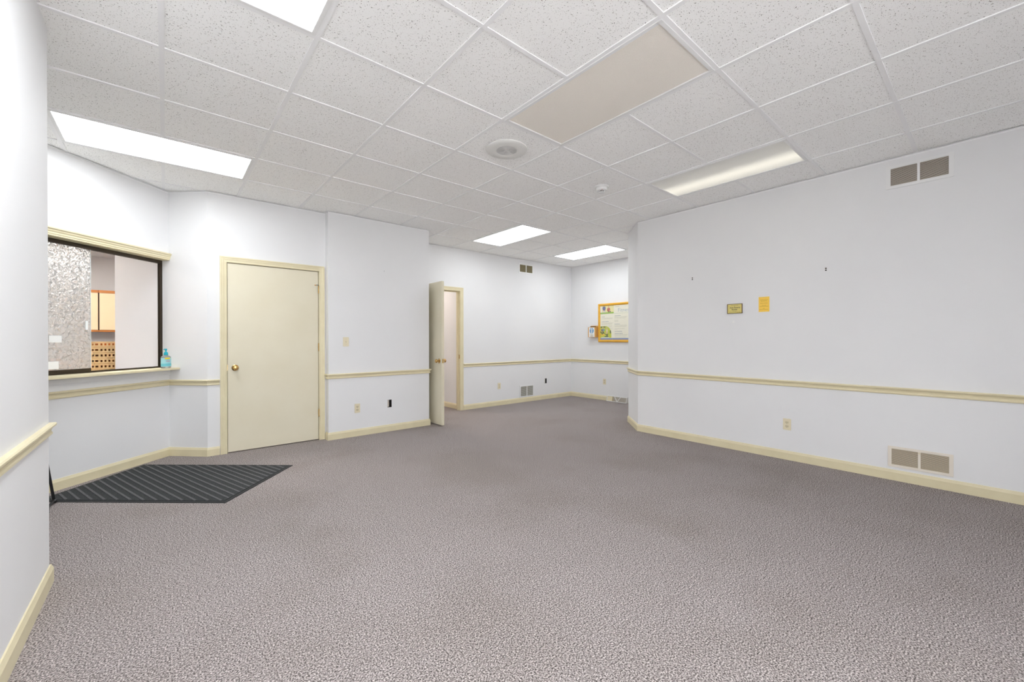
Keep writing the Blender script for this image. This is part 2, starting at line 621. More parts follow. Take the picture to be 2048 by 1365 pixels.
for k in range(3):
    MB().box(-hw + 0.05 + k * (2 * hw - 0.05) / 3, -hw + (k + 1) * (2 * hw - 0.05) / 3, -0.004, 0.004, WZ0 + 0.05, WZ1 - 0.05).obj('pane', pane_m, wr)
pl = bpy.data.lights.new('window_portal', 'AREA')
pl.shape = 'RECTANGLE'
pl.size, pl.size_y = WX1 - WX0, WZ1 - WZ0
pl.cycles.is_portal = True
po = bpy.data.objects.new('window_portal', pl)
COL.objects.link(po)
po.location = ((WX0 + WX1) / 2, BACK_Y - 0.16, (WZ0 + WZ1) / 2)
po.rotation_euler = (math.pi / 2, 0, 0)
po['kind'] = 'helper'

# ------------------------------------------------------------------ trims
RAIL = [(0, .738), (.008, .738), (.0125, .743), (.0125, .751), (.0085, .756), (.0085, .763), (.012, .773), (.018, .780), (.024, .784), (.025, .792), (.021, .798), (0, .798)]
BASE = [(0, 0), (.014, 0), (.014, .068), (.0115, .074), (.008, .084), (.006, .090), (0, .090)]
paths = {
    'left': ([(XL, BACK_Y), (XL, YL), (-2.3, YL)], 'on the near left wall'),
    'reception': ([(-2.3, -2.3 + RC[1] - RC[0]), RC, RO, (0.436, YD)], 'below the reception window'),
    'center': ([(XBL, YD - 0.022), (XBL, YB), (XBR, YB), (XBR, YK - 0.03)], 'on the projecting wall between the doors'),
    'back': ([(3.912, YK), (XF, YK), (XF, CL[1] + 0.0)], 'around the far corner'),
    'right': ([(5.8, CL[1]), CL, CR, (XR, BACK_Y)], 'along the large right wall'),
}
for k, (nm, (pth, where)) in enumerate(paths.items()):
    sweep('trim_%d' % (k + 1), pth, RAIL, M['trim'], 'cream moulded chair rail ' + where)
    if nm == 'back':
        sweep('baseboard_back', [(3.912, YK), (XF, YK), (XF, 4.93)], BASE, M['trim'], 'cream baseboard ' + where)
        sweep('baseboard_alcove', [(XF, 4.455), (XF, CL[1])], BASE, M['trim'], 'short cream baseboard beyond the white floor register')
    else:
        sweep('baseboard_' + nm, pth, BASE, M['trim'], 'cream baseboard ' + where)

# ------------------------------------------------------------------ ceiling: deck, grid bars, tiles, wall angle
FIX = {  # fixtures by grid cell: (i0, i1, j0, j1)
    'front': (-1, 0, -2, 0), 'entry': (-2, 0, 3, 4), 'center': (2, 3, -2, 0), 'right': (5, 6, -2, 0),
    'far_a': (5, 6, 3, 5), 'far_b': (8, 9, 3, 5), 'added_rear_a': (-1, 0, -6, -4), 'rear_b': (2, 3, -6, -4)}


def clip_poly(subj, x0, x1, y0, y1):
    def cl(poly, f, inter):
        out = []
        for i in range(len(poly)):
            a, b = poly[i - 1], poly[i]
            if f(b):
                if not f(a):
                    out.append(inter(a, b))
                out.append(b)
            elif f(a):
                out.append(inter(a, b))
        return out
    ix = lambda X: (lambda a, b: (X, a[1] + (b[1] - a[1]) * (X - a[0]) / (b[0] - a[0])))
    iy = lambda Y: (lambda a, b: (a[0] + (b[0] - a[0]) * (Y - a[1]) / (b[1] - a[1]), Y))
    p = subj
    for f, it in ((lambda q: q[0] >= x0, ix(x0)), (lambda q: q[0] <= x1, ix(x1)), (lambda q: q[1] >= y0, iy(y0)), (lambda q: q[1] <= y1, iy(y1))):
        if not p:
            return []
        p = cl(p, f, it)
    out = []
    for q in p:
        if not out or (abs(q[0] - out[-1][0]) + abs(q[1] - out[-1][1]) > 1e-5):
            out.append(q)
    if len(out) > 1 and abs(out[0][0] - out[-1][0]) + abs(out[0][1] - out[-1][1]) < 1e-5:
        out.pop()
    return out


def area(p):
    return abs(sum(p[i][0] * p[(i + 1) % len(p)][1] - p[(i + 1) % len(p)][0] * p[i][1] for i in range(len(p)))) / 2 if len(p) > 2 else 0


deck = MB().prism([(q[0], q[1]) for q in ROOM], ZC + 0.13, ZC + 0.16)
ceil = deck.obj('ceiling', M['deck'])
tag(ceil, 'suspended ceiling of speckled white tiles in a white metal grid', 'ceiling', kind='structure')
gx = lambda i: GX + i * T
gy = lambda j: GY + j * T
fix_at = lambda i, j: any(a <= i < b and c <= j < d for a, b, c, d in FIX.values())
BW = 0.012
I0, I1, J0, J1 = -6, 10, -7, 6
for i in range(I0, I1 + 1):
    for j in range(J0, J1 + 1):
        if fix_at(i, j):
            continue
        p = clip_poly(ROOM, gx(i) + 0.004, gx(i + 1) - 0.004, gy(j) + 0.004, gy(j + 1) - 0.004)
        if area(p) > 0.002:
            dz = 0.0048 + random.random() * 0.0018
            MB().prism(p, ZC + dz, ZC + dz + 0.016).obj('ceiling_tile', M['tile'], ceil)
same_fix = lambda c1, c2: any(a <= c1[0] < b and c <= c1[1] < d and a <= c2[0] < b and c <= c2[1] < d for a, b, c, d in FIX.values())
for i in range(I0, I1 + 1):          # main bars run along y
    run = None
    for j in range(J0, J1 + 2):
        ok = j <= J1 and not same_fix((i - 1, j), (i, j))
        if ok and run is None:
            run = j
        if not ok and run is not None:
            p = clip_poly(ROOM, gx(i) - BW, gx(i) + BW, gy(run) + (0 if run == J0 else -BW), gy(j) + BW)
            if area(p) > 0.001:
                MB().prism(p, ZC, ZC + 0.0066).obj('grid_bar', M['bar'], ceil)
            run = None
for j in range(J0, J1 + 1):          # cross bars between the mains
    for i in range(I0, I1 + 1):
        if same_fix((i, j - 1), (i, j)):
            continue
        p = clip_poly(ROOM, gx(i) + BW, gx(i + 1) - BW, gy(j) - BW, gy(j) + BW)
        if area(p) > 0.001:
            MB().prism(p, ZC + 0.0005, ZC + 0.0066).obj('grid_bar', M['bar'], ceil)
ang = [(0, ZC - 0.012), (0.0012, ZC - 0.012), (0.0012, ZC - 0.0022), (0.022, ZC - 0.0022), (0.022, ZC - 0.0004), (0, ZC - 0.0004)]
wa = sweep('trim_6', ROOM[1:] + [ROOM[0]], ang, M['bar'], 'thin white metal angle where the ceiling meets the walls')


# ------------------------------------------------------------------ ceiling lights
def ceiling_light(cells, lens, label, group, sag=0.0):
    a, b, c, d = cells
    x0, x1, y0, y1 = gx(a), gx(b), gy(c), gy(d)
    along_y = (d - c) > (b - a)
    t = empty('ceiling_light', ((x0 + x1) / 2, (y0 + y1) / 2, ZC), 0 if along_y else math.pi / 2)
    tag(t, label, 'ceiling light', group)
    hw_, hl = T / 2 - BW, T - BW
    # troffer housing above, door frame and lens below
    h = MB()
    h.box(-hw_, hw_, -hl, hl, 0.10, 0.105)
    for sx in (-1, 1):
        h.box(sx * hw_ - (0.002 if sx > 0 else 0), sx * hw_ + (0.002 if sx < 0 else 0), -hl, hl, 0.004, 0.10)
        h.box(-hw_, hw_, sx * hl - (0.002 if sx > 0 else 0), sx * hl + (0.002 if sx < 0 else 0), 0.004, 0.10)
    h.obj('housing', M['white_metal'], t)
    f = MB()
    fw = 0.022
    for x_0, x_1, y_0, y_1 in ((-hw_, -hw_ + fw, -hl, hl), (hw_ - fw, hw_, -hl, hl), (-hw_ + fw, hw_ - fw, -hl, -hl + fw), (-hw_ + fw, hw_ - fw, hl - fw, hl)):
        f.box(x_0, x_1, y_0, y_1, -0.003, 0.006)
    f.obj('door_frame', M['white_metal'], t, bevel=0.0012)
    # lens, slightly sagging in the middle
    le = MB()
    nx, ny = 10, 20
    vs = []
    for k in range(ny + 1):
        for q in range(nx + 1):
            u, v = q / nx * 2 - 1, k / ny * 2 - 1
            vs.append((u * (hw_ - fw + 0.002), v * (hl - fw + 0.002), 0.004 - sag * (1 - v * v) * (1 - u * u * 0.6)))
    le.add(vs, [(k * (nx + 1) + q, (k + 1) * (nx + 1) + q, (k + 1) * (nx + 1) + q + 1, k * (nx + 1) + q + 1) for k in range(ny) for q in range(nx)])
    le.obj('lens', lens, t, smooth=True)
    return t


GL = 'recessed fluorescent ceiling lights'
ceiling_light(FIX['front'], M['lens_front'], 'brightly lit ceiling light panel cut off by the top edge of the picture', GL)
ceiling_light(FIX['entry'], M['lens_entry'], 'brightly lit ceiling light panel above the reception window', GL)
ceiling_light(FIX['center'], M['lens_off'], 'large unlit ceiling light with a tan sagging lens', GL, sag=0.006)
ceiling_light(FIX['right'], M['lens_dim'], 'dim ceiling light with one weak warm tube near the right wall', GL)
ceiling_light(FIX['far_a'], M['lens_far'], 'lit ceiling light in the far area, the nearer one to the open door', GL)
ceiling_light(FIX['far_b'], M['lens_far'], 'lit ceiling light in the far corner above the notice board', GL)
ceiling_light(FIX['added_rear_a'], M['lens_lit'], 'added lit ceiling light, unseen behind the camera near the left wall', GL)  # unseen fixture added to brighten the foreground carpet
ceiling_light(FIX['rear_b'], M['lens_off'], 'unlit ceiling light behind the camera near the right wall', GL)

# speaker
sp = empty('ceiling_speaker', (2.124, 2.56, ZC))
tag(sp, 'round white ceiling speaker next to the unlit ceiling light', 'speaker')
MB().lathe([(0.168, 0.004), (0.168, -0.003), (0.160, -0.009), (0.090, -0.012), (0.083, -0.0105), (0.083, 0.0)], 48).obj('rim', mat('speaker_enamel', (0.78, 0.78, 0.76, 1), 0.5), sp, smooth=True)
g_ = MB().lathe([(0.083, -0.004), (0.083, -0.0085)], 40)
for r in [0.010 + 0.009 * k for k in range(8)]:
    g_.lathe([(r, -0.0080), (r + 0.001, -0.0105), (r + 0.0055, -0.0105), (r + 0.0065, -0.0080)], 36)
g_.obj('grille', mat('speaker_grille', (0.62, 0.62, 0.61, 1), 0.6), sp, smooth=True)
sb = MB().lathe([(0.004, 0), (0.004, -0.002), (0.002, -0.003)], 10)
for rad, off in ((0.098, 0.35), (0.140, 0.35)):
    for k in range(4):
        t_ = off + k * math.pi / 2
        s_ = sb.obj('screw', M['white_metal'], sp)
        s_.location = (rad * math.cos(t_), rad * math.sin(t_), -0.0105)

# smoke detector
sd = empty('smoke_detector', (3.378, 2.563, ZC))
tag(sd, 'small round white smoke detector on the ceiling beyond the speaker', 'smoke detector')
MB().lathe([(0.070, 0.004), (0.072, -0.006), (0.066, -0.014)], 36).obj('base', M['white_metal'], sd, smooth=True)
MB().lathe([(0.056, -0.012), (0.058, -0.026), (0.050, -0.040), (0.034, -0.044)], 36).obj('body', M['white_metal'], sd, smooth=True)
MB().lathe([(0.026, -0.042), (0.026, -0.054)], 24).obj('sensing_chamber', M['slot'], sd, smooth=True)
MB().lathe([(0.030, -0.054), (0.033, -0.057), (0.030, -0.062), (0.012, -0.064)], 30).obj('cap', M['white_metal'], sd, smooth=True)
rb = MB()
for k in range(8):
    t_ = k * math.pi / 4
    c_, s_ = math.cos(t_), math.sin(t_)
    rb.add([(0.026 * c_ - a * s_ + b * c_, 0.026 * s_ + a * c_ + b * s_, z) for z in (-0.055, -0.043) for a in (-0.003, 0.003) for b in (0, 0.005)],
           [(0, 1, 3, 2), (4, 6, 7, 5), (0, 4, 5, 1), (2, 3, 7, 6), (0, 2, 6, 4), (1, 5, 7, 3)])
rb.obj('ribs', M['white_metal'], sd)
led = MB().lathe([(0.004, 0), (0.003, -0.004)], 10).obj('indicator', mat('led_red', (0.4, 0.03, 0.03, 1), 0.3), sd)
led.location = (-0.035, -0.030, -0.040)


# ------------------------------------------------------------------ doors
def casing(x0, x1, zt, wd, parent, depth=0.018):
    prof = [(0.0, 0.004), (0.0, 0.010), (0.006, 0.013), (0.014, 0.011), (0.024, 0.012), (0.034, 0.015), (0.044, 0.0155), (0.05, 0.019), (wd, 0.019), (wd, 0.0)]
    prof = [(a * wd / 0.062 if a < 0.055 else a, o) for a, o in prof]
    n = len(prof)
    vs = []
    for st in range(4):
        for a, o in prof:
            x = x0 - a if st < 2 else x1 + a
            z = 0.0 if st in (0, 3) else zt + a
            vs.append((x, -o, z))
    fs = []
    for st in range(3):
        for k in range(n - 1):
            fs.append((st * n + k, st * n + k + 1, (st + 1) * n + k + 1, (st + 1) * n + k))
    c = MB().add(vs, fs)
    return c.obj('casing', M['trim'], parent)


def knob_mb(side=-1):
    """lathed round knob along local y, growing toward -y"""
    prof = [(0.033, 0.0), (0.033, 0.004), (0.026, 0.009), (0.013, 0.013), (0.011, 0.028), (0.020, 0.034), (0.027, 0.044), (0.0275, 0.052), (0.022, 0.060), (0.008, 0.064)]
    return MB().lathe([(r, side * h) for r, h in prof], 28, 'y')


d1 = empty('door_1', (0, YD, 0))
tag(d1, 'closed flat cream door with brass knob beside the reception window', 'door', kind='structure')
casing(0.502, 1.420, 2.041, 0.062, d1)
jb = MB()
jb.box(D1A, 0.5035, 0.0, 0.11, 0, 2.046).box(1.4185, D1B, 0.0, 0.11, 0, 2.046).box(0.5035, 1.4185, 0.0, 0.11, 2.0395, 2.046)
jb.obj('jamb', M['trim'], d1)
st_ = MB()
st_.box(0.5035, 0.516, 0.046, 0.080, 0, 2.0395).box(1.406, 1.4185, 0.046, 0.080, 0, 2.0395).box(0.516, 1.406, 0.046, 0.080, 2.027, 2.0395)
st_.obj('door_stop', M['trim'], d1)
sl = MB().box(0.5070, 1.4140, 0.003, 0.043, 0.010, 2.0355).obj('slab', M['door'], d1, bevel=0.0015)
kn = knob_mb().obj('knob', M['brass'], d1, smooth=True)
kn.location = (0.574, 0.003, 0.913)
MB().box(0.5045, 0.5068, 0.006, 0.030, 0.885, 0.945).obj('latch_plate', M['brass'], d1)
hm = MB()
for k in range(5):
    hm.lathe([(0.0065, -0.045 + k * 0.018), (0.0068, -0.0445 + k * 0.018), (0.0068, -0.0275 + k * 0.018), (0.0065, -0.027 + k * 0.018)], 14)
hm.lathe([(0.004, 0.045), (0.0055, 0.047), (0.004, 0.051)], 12)
hmesh = hm.mesh('hinge', M['brass'], True)
for z in (1.82, 1.123, 0.328):
    h = bpy.data.objects.new('hinge', hmesh)
    COL.objects.link(h)
    h.parent = d1
    h.location = (1.4165, -0.006, z)
hs = MB().tube([(1.4165, -0.010, 1.872), (1.398, -0.028, 1.871), (1.375, -0.040, 1.868)], 0.0035).obj('hinge_stop', M['black'], d1)
MB().tube([(1.375, -0.040, 1.868), (1.366, -0.044, 1.866)], 0.007).obj('bumper', M['oak_light'], hs)

d2 = empty('door_2', (0, YK, 0))
tag(d2, 'open cream door standing into the room, seen edge on', 'door', kind='structure')
casing(2.944, 3.842, 2.041, 0.062, d2)
jb = MB()
jb.box(D2A, 2.9445, 0.0, 0.11, 0, 2.046).box(3.8415, D2B, 0.0, 0.11, 0, 2.046).box(2.9445, 3.8415, 0.0, 0.11, 2.0395, 2.046)
jb.obj('jamb', M['trim'], d2)
st_ = MB()
st_.box(2.9445, 2.957, 0.046, 0.080, 0, 2.0395).box(3.829, 3.8415, 0.046, 0.080, 0, 2.0395).box(2.957, 3.829, 0.046, 0.080, 2.027, 2.0395)
st_.obj('door_stop', M['trim'], d2)
lf = MB().box(2.942, 2.982, -0.918, -0.012, 0.012, 2.032).obj('leaf', M['door'], d2, bevel=0.0015)
kx = MB().lathe([(r, -h) for r, h in [(0.033, 0.0), (0.033, 0.004), (0.026, 0.009), (0.013, 0.013), (0.011, 0.028), (0.020, 0.034), (0.027, 0.044), (0.0275, 0.052), (0.022, 0.060), (0.008, 0.064)]], 28, 'x')
k1 = kx.obj('knob', M['brass'], lf, smooth=True)
k1.location = (2.942, -0.852, 0.913)
k2 = bpy.data.objects.new('knob', k1.data)
COL.objects.link(k2)
k2.parent = lf
k2.location = (2.982, -0.852, 0.913)
k2.rotation_euler = (0, 0, math.pi)
MB().box(2.950, 2.974, -0.9195, -0.917, 0.885, 0.942).obj('latch_plate', M['brass'], lf)
MB().box(3.8395, 3.8418, 0.006, 0.032, 0.885, 0.955).obj('strike_plate', M['brass'], d2)
for z in (1.82, 1.123, 0.328):
    h = bpy.data.objects.new('hinge', hmesh)
    COL.objects.link(h)
    h.parent = d2
    h.location = (2.936, -0.010, z)

# ------------------------------------------------------------------ room behind the open door
BR_Y0 = YK + 0.11
wall('wall_backroom_side', (3.885, 8.6), (3.885, BR_Y0), 'warm white wall seen through the open doorway')
bb = sweep('baseboard_backroom', [(3.885, 8.6), (3.885, BR_Y0)], BASE, M['trim'], 'cream baseboard seen through the open doorway')
wall('wall_backroom_end', (1.7, 8.6), (3.885, 8.6), 'end wall of the room behind the open door', ext=(0.11, 0.11))
wall('wall_backroom_left', (1.7, BR_Y0 - 0.8), (1.7, 8.6), 'left wall of the room behind the open door')
cb = MB().box(1.6, 4.0, YK, 8.7, ZC, ZC + 0.03).obj('ceiling_backroom', M['tile'])
tag(cb, 'plain ceiling of the room behind the open door', 'ceiling', kind='structure')


def added_light(loc, lens, label, sx, sy, rz=0.0):
    t = empty('ceiling_light', loc, rz)
    tag(t, label, 'ceiling light')
    f = MB()
    panel(f, -sx / 2, sx / 2, 0, 0.045, -sy / 2, sy / 2, [(-sx / 2 + 0.025, sx / 2 - 0.025, -sy / 2 + 0.025, sy / 2 - 0.025)])
    o = f.obj('door_frame', M['white_metal'], t)
    o.rotation_euler = (math.pi / 2, 0, 0)
    o.location = (0, 0, -0.045)
    MB().box(-sx / 2 + 0.02, sx / 2 - 0.02, -sy / 2 + 0.02, sy / 2 - 0.02, -0.035, -0.030).obj('lens', lens, t)
    return t


added_light((3.0, 7.2, ZC), M['lens_backroom'], 'unseen warm ceiling light added to light the room behind the open door', 0.6, 1.2)  # lamp added out of view so the back room is lit

# ------------------------------------------------------------------ reception office behind the window
OY = 10.72
wall('wall_office_wing', (-0.407, 6.0205), RC, 'plain pinkish white wall inside the reception office, right behind the window', thick=0.10, ext=(0, 0))
wall('wall_office_far', (-4.2, OY), (1.59, OY), 'grey wall at the far end of the reception office', ext=(0.1, 0.1))
wall('wall_office_left', (-4.2, 1.2), (-4.2, OY), 'left wall of the reception office')
wall('wall_office_right', (1.59, OY), (1.59, YD + 0.11), 'right wall of the reception office')
wall('wall_office_front', (RL[0] - 0.1, 3.1), (-4.2, 1.4), 'front wall of the reception office')
oc = MB().prism([(-4.3, 1.3), (RL[0] - 0.11, 2.96), (RL[0] - 0.08, 3.14), (RC[0] - 0.08, RC[1] + 0.08), (RO[0] + 0.05, YD + 0.10), (1.60, YD + 0.10), (1.60, OY + 0.05), (-4.3, OY + 0.05)], ZC, ZC + 0.03).obj('ceiling_office', M['tile'])
tag(oc, 'plain white ceiling of the reception office', 'ceiling', kind='structure')
added_light((-1.75, 6.9, ZC), M['lens_office'], 'unseen warm ceiling light added to brighten the reception office', 0.6, 1.2)  # lamp added out of view to brighten the wing wall
added_light((-1.1, 9.2, ZC), M['lens_office_dim'], 'second unseen ceiling light added over the office cabinets', 0.6, 1.2, math.pi / 2)  # another added lamp, out of view, lighting the cabinets

# upper cabinets on the far office wall
for k, (x0, x1, lab) in enumerate([(-1.36, -0.915, 'oak edged wall cabinet with cream door, left of the dark gap'), (-0.913, -0.46, 'oak edged wall cabinet with cream door, right of the dark gap')]):
    cbt = empty('wall_cabinet', ((x0 + x1) / 2, OY - 0.001, 1.365))
    tag(cbt, lab, 'cabinet', 'cabinets in the reception office')
    hw2 = (x1 - x0) / 2
    MB().box(-hw2, hw2, -0.30, 0, 0, 0.75).obj('body', M['plug_brown'], cbt)  # body coloured dark to paint the shade in the gap between doors
    MB().box(-hw2 + 0.009, hw2 - 0.009, -0.321, -0.301, 0.035, 0.700).obj('door', M['cab_panel'], cbt, bevel=0.002)
    MB().box(-hw2, hw2, -0.326, -0.301, 0.703, 0.75).obj('top_rail', M['oak_brown'], cbt)
    MB().box(-hw2, hw2, -0.326, -0.301, 0.0, 0.030).obj('bottom_rail', M['oak_brown'], cbt)

# counter behind the window with the stack of trays
ct = empty('office_counter', (-0.95, 6.62, 0))
tag(ct, 'oak office counter below the reception window', 'counter')
MB().box(-0.75, 0.62, -0.26, 0.30, 0.72, 0.76).obj('top', M['oak_brown'], ct, bevel=0.004)
MB().box(-0.73, -0.70, -0.24, 0.28, 0, 0.72).obj('side_panel', M['oak_brown'], ct)
MB().box(0.57, 0.60, -0.24, 0.28, 0, 0.72).obj('side_panel', M['oak_brown'], ct)
MB().box(-0.70, 0.57, 0.22, 0.24, 0.1, 0.72).obj('back_panel', M['oak_brown'], ct)
TH = 0.0625
tray_proto = None
ordw = ['bottom', 'sixth from the top', 'fifth from the top', 'fourth from the top', 'third from the top', 'second from the top', 'topmost']
for k in range(7):
    if tray_proto is None:
        t = empty('letter_tray', (-0.44, 6.52, 0.76))
        holes = [(-0.187, -0.172, 0.020, 0.040), (-0.160, -0.137, 0.020, 0.040)] + [(-0.1185 + q * 0.032, -0.1025 + q * 0.032, 0.018, 0.041) for q in range(9)]
        f = MB()
        panel(f, -0.2, 0.2, -0.005, 0.0, 0.0, TH - 0.002, holes)
        f.obj('front', M['tray'], t)
        f = MB()
        panel(f, -0.2, 0.2, 0.245, 0.25, 0.0, TH - 0.002)
        f.obj('back', M['oak_brown'], t)  # brown colour paints in the shadow inside the tray
        for sx in (-0.2, 0.195):
            MB().box(sx, sx + 0.005, 0.0, 0.245, 0.0, 0.050).obj('side', M['tray'], t)
        MB().box(-0.195, 0.195, 0.0, 0.245, 0.0, 0.004).obj('bottom', M['oak_brown'], t)  # browned like the back, shadow put into the colour
        lp = MB().box(-0.203, 0.203, -0.011, -0.005, TH - 0.014, TH - 0.003).box(-0.203, 0.203, -0.009, -0.005, 0.001, 0.008)
        lp.obj('rim', M['tray'], t)
        tray_proto = t
    else:
        t = copy_tree(tray_proto)
        t.location = (-0.44 + random.uniform(-0.002, 0.002), 6.52, 0.76 + k * TH)
    tag(t, 'tan letter tray with square cut-outs, %s of its stack' % ordw[k], 'tray', 'letter trays behind the reception window')
bk = MB().box(-0.008, 0.0, -0.01, 0.24, 0, 0.30).obj('wooden_divider', M['oak_brown'])
bk.location = (-0.647, 6.53, 0.76)
tag(bk, 'thin brown wooden board standing left of the letter trays', 'board')

# ------------------------------------------------------------------ reception window (local: x along the wall, -y to the room, origin at the corner)
rw = empty('window_1', (RC[0], RC[1], 0), math.atan2(1, 1))
tag(rw, 'reception window with bronze sliding track and hammered glass pane', 'window', kind='structure')
X0, X1 = -1.62, 0.0
fr = MB()
fr.box(X0, X1, 0.074, 0.115, 2.030, 2.046).box(X0, X1, 0.074, 0.084, 2.013, 2.030).box(X0, X1, 0.098, 0.104, 2.013, 2.030)
fr.obj('head_track', M['bronze'], rw)
fr = MB()
fr.box(X1 - 0.012, X1, 0.074, 0.115, 0.925, 2.030).box(X1 - 0.022, X1 - 0.012, 0.074, 0.084, 0.930, 2.014).box(X1 - 0.022, X1 - 0.012, 0.096, 0.102, 0.930, 2.014)
fr.obj('jamb_track', M['bronze'], rw)
fr = MB()
fr.box(X0, X1 - 0.012, 0.074, 0.115, 0.925, 0.932).box(X0, X1 - 0.012, 0.078, 0.082, 0.932, 0.940).box(X0, X1 - 0.012, 0.098, 0.102, 0.932, 0.940)
fr.obj('sill_track', M['bronze'], rw)
MB().box(X0, X1, 0.0, 0.10, 2.046, 2.057).obj('head_soffit', M['trim'], rw)
gp = MB().box(X0 + 0.01, -0.670, 0.087, 0.093, 0.964, 2.016).obj('glass_pane', M['glass_tex'], rw)
MB().box(X0 + 0.01, -0.670, 0.083, 0.097, 0.934, 0.965).obj('bottom_rail', M['bronze'], gp)
MB().box(-0.6705, -0.6665, 0.0862, 0.0938, 0.965, 2.014).obj('polished_edge', mat('glass_edge', (0.8, 0.86, 0.85, 1), 0.2), gp)
MB().box(-0.714, -0.695, 0.081, 0.087, 1.304, 1.382).obj('finger_pull', mat('clear_pull', (0.86, 0.88, 0.88, 1), 0.25), gp)
# head casing with stepped profile
hc = MB()
HCP = [(0.0, 2.050), (-0.014, 2.050), (-0.014, 2.060), (-0.018, 2.066), (-0.018, 2.078), (-0.024, 2.086), (-0.026, 2.096), (-0.034, 2.104), (-0.034, 2.116), (0.0, 2.120)]
n_ = len(HCP)
hc.add([(x, y, z) for x in (X0 - 0.05, 0.0) for y, z in HCP],
       [(k, (k + 1) % n_, n_ + (k + 1) % n_, n_ + k) for k in range(n_)] + [tuple(range(n_)), tuple(range(n_, 2 * n_))[::-1]])
hc.obj('head_casing', M['trim'], rw)
# sill board and apron
si = MB()
si.prism([(X0 - 0.05, -0.125), (0.0, -0.125), (0.0, 0.116), (X0, 0.116), (X0, 0.0), (X0 - 0.05, 0.0)], 0.905, 0.925)
si.obj('sill', M['trim'], rw, bevel=0.003)
ap = MB()
APP = [(0.0, 0.848), (-0.012, 0.848), (-0.014, 0.860), (-0.014, 0.890), (-0.020, 0.905), (0.0, 0.905)]
n_ = len(APP)
ap.add([(x, y, z) for x in (X0 - 0.05, -0.001) for y, z in APP],
       [(k, (k + 1) % n_, n_ + (k + 1) % n_, n_ + k) for k in range(n_)] + [tuple(range(n_)), tuple(range(n_, 2 * n_))[::-1]])
ap.obj('apron', M['wall'], rw)

rzr = math.atan2(1, 1)


def on_recep(s, out, z):
    e = Vector((1, 1)) / SQ2
    n = Vector((1, -1)) / SQ2
    q = Vector(RC) + e * s + n * out
    return (q.x, q.y, z)


for (s0, s1, z0, z1, lab) in ((-0.976, -0.889, 1.194, 1.251, 'small white paper label taped on the hammered glass, upper one'), (-1.012, -0.911, 0.974, 1.038, 'white paper note at the bottom of the hammered glass')):
    pn = MB().box(0, s1 - s0, -0.0012, 0, 0, z1 - z0).obj('paper_note', M['paper'])
    pn.location = on_recep(s0, -0.0865, z0)
    pn.rotation_euler = (0, 0, rzr)
    tag(pn, lab, 'paper', 'notes on the reception glass')

# adhesive hook on the return wall
hk = empty('wall_hook', (0.061, 5.553, 2.118), wall_rz(-1 / SQ2, -1 / SQ2))
tag(hk, 'tiny clear adhesive hook on the angled wall at the head casing end', 'hook')
MB().box(-0.008, 0.008, -0.003, 0, -0.016, 0.020).obj('plate', M['white_metal'], hk, bevel=0.001)
MB().tube([(0, -0.003, -0.004), (0, -0.012, -0.008), (0, -0.015, -0.001)], 0.002).obj('prong', M['white_metal'], hk)

# hand sanitizer
bt = empty('sanitizer_bottle', on_recep(-0.098, 0.062, 0.925), rzr)
tag(bt, 'clear hand sanitizer pump bottle with teal pump standing on the reception sill', 'bottle')


def oval(mb, prof, ax, ay, n=28):
    vs = []
    for r, z in prof:
        for k in range(n):
            t_ = 2 * math.pi * k / n
            c_, s_ = math.cos(t_), math.sin(t_)
            e_ = 0.75
            vs.append((ax * r * math.copysign(abs(c_) ** e_, c_), ay * r * math.copysign(abs(s_) ** e_, s_), z))
    fs = [(i * n + k, i * n + (k + 1) % n, (i + 1) * n + (k + 1) % n, (i + 1) * n + k) for i in range(len(prof) - 1) for k in range(n)]
    fs += [tuple(range(n))[::-1], tuple(range((len(prof) - 1) * n, len(prof) * n))]
    return mb.add(vs, fs)


oval(MB(), [(0.90, 0.0), (1.0, 0.006), (1.0, 0.105), (0.95, 0.117), (0.7, 0.126), (0.38, 0.131), (0.36, 0.137)], 0.046, 0.028).obj('body', M['clear_plastic'], bt, smooth=True)
lb = oval(MB(), [(1.012, 0.018), (1.012, 0.106)], 0.046, 0.028).obj('label', M['teal_label'], bt, smooth=True)
oval(MB(), [(1.018, 0.022), (1.018, 0.048)], 0.046, 0.028).obj('label_band', mat('teal_band', srgb(110, 195, 208), 0.5), lb, smooth=True)
MB().box(-0.040, 0.014, -0.0315, -0.0275, 0.094, 0.108).obj('yellow_banner', M['yellow'], lb)
MB().box(-0.026, 0.012, -0.0305, -0.028, 0.070, 0.074).obj('red_mark', mat('red_print', srgb(210, 90, 110), 0.5), lb)
MB().lathe([(0.018, 0.134), (0.018, 0.150), (0.015, 0.162), (0.008, 0.167), (0.006, 0.170), (0.006, 0.180)], 20).obj('collar', M['teal'], bt, smooth=True)
pm = MB().lathe([(0.006, 0.178), (0.010, 0.190), (0.011, 0.196), (0.008, 0.199)], 16)
pm.tube([(0, 0, 0.194), (-0.020, -0.004, 0.195), (-0.030, -0.006, 0.189)], 0.0045)
pm.obj('pump_head', M['teal'], bt, smooth=True)

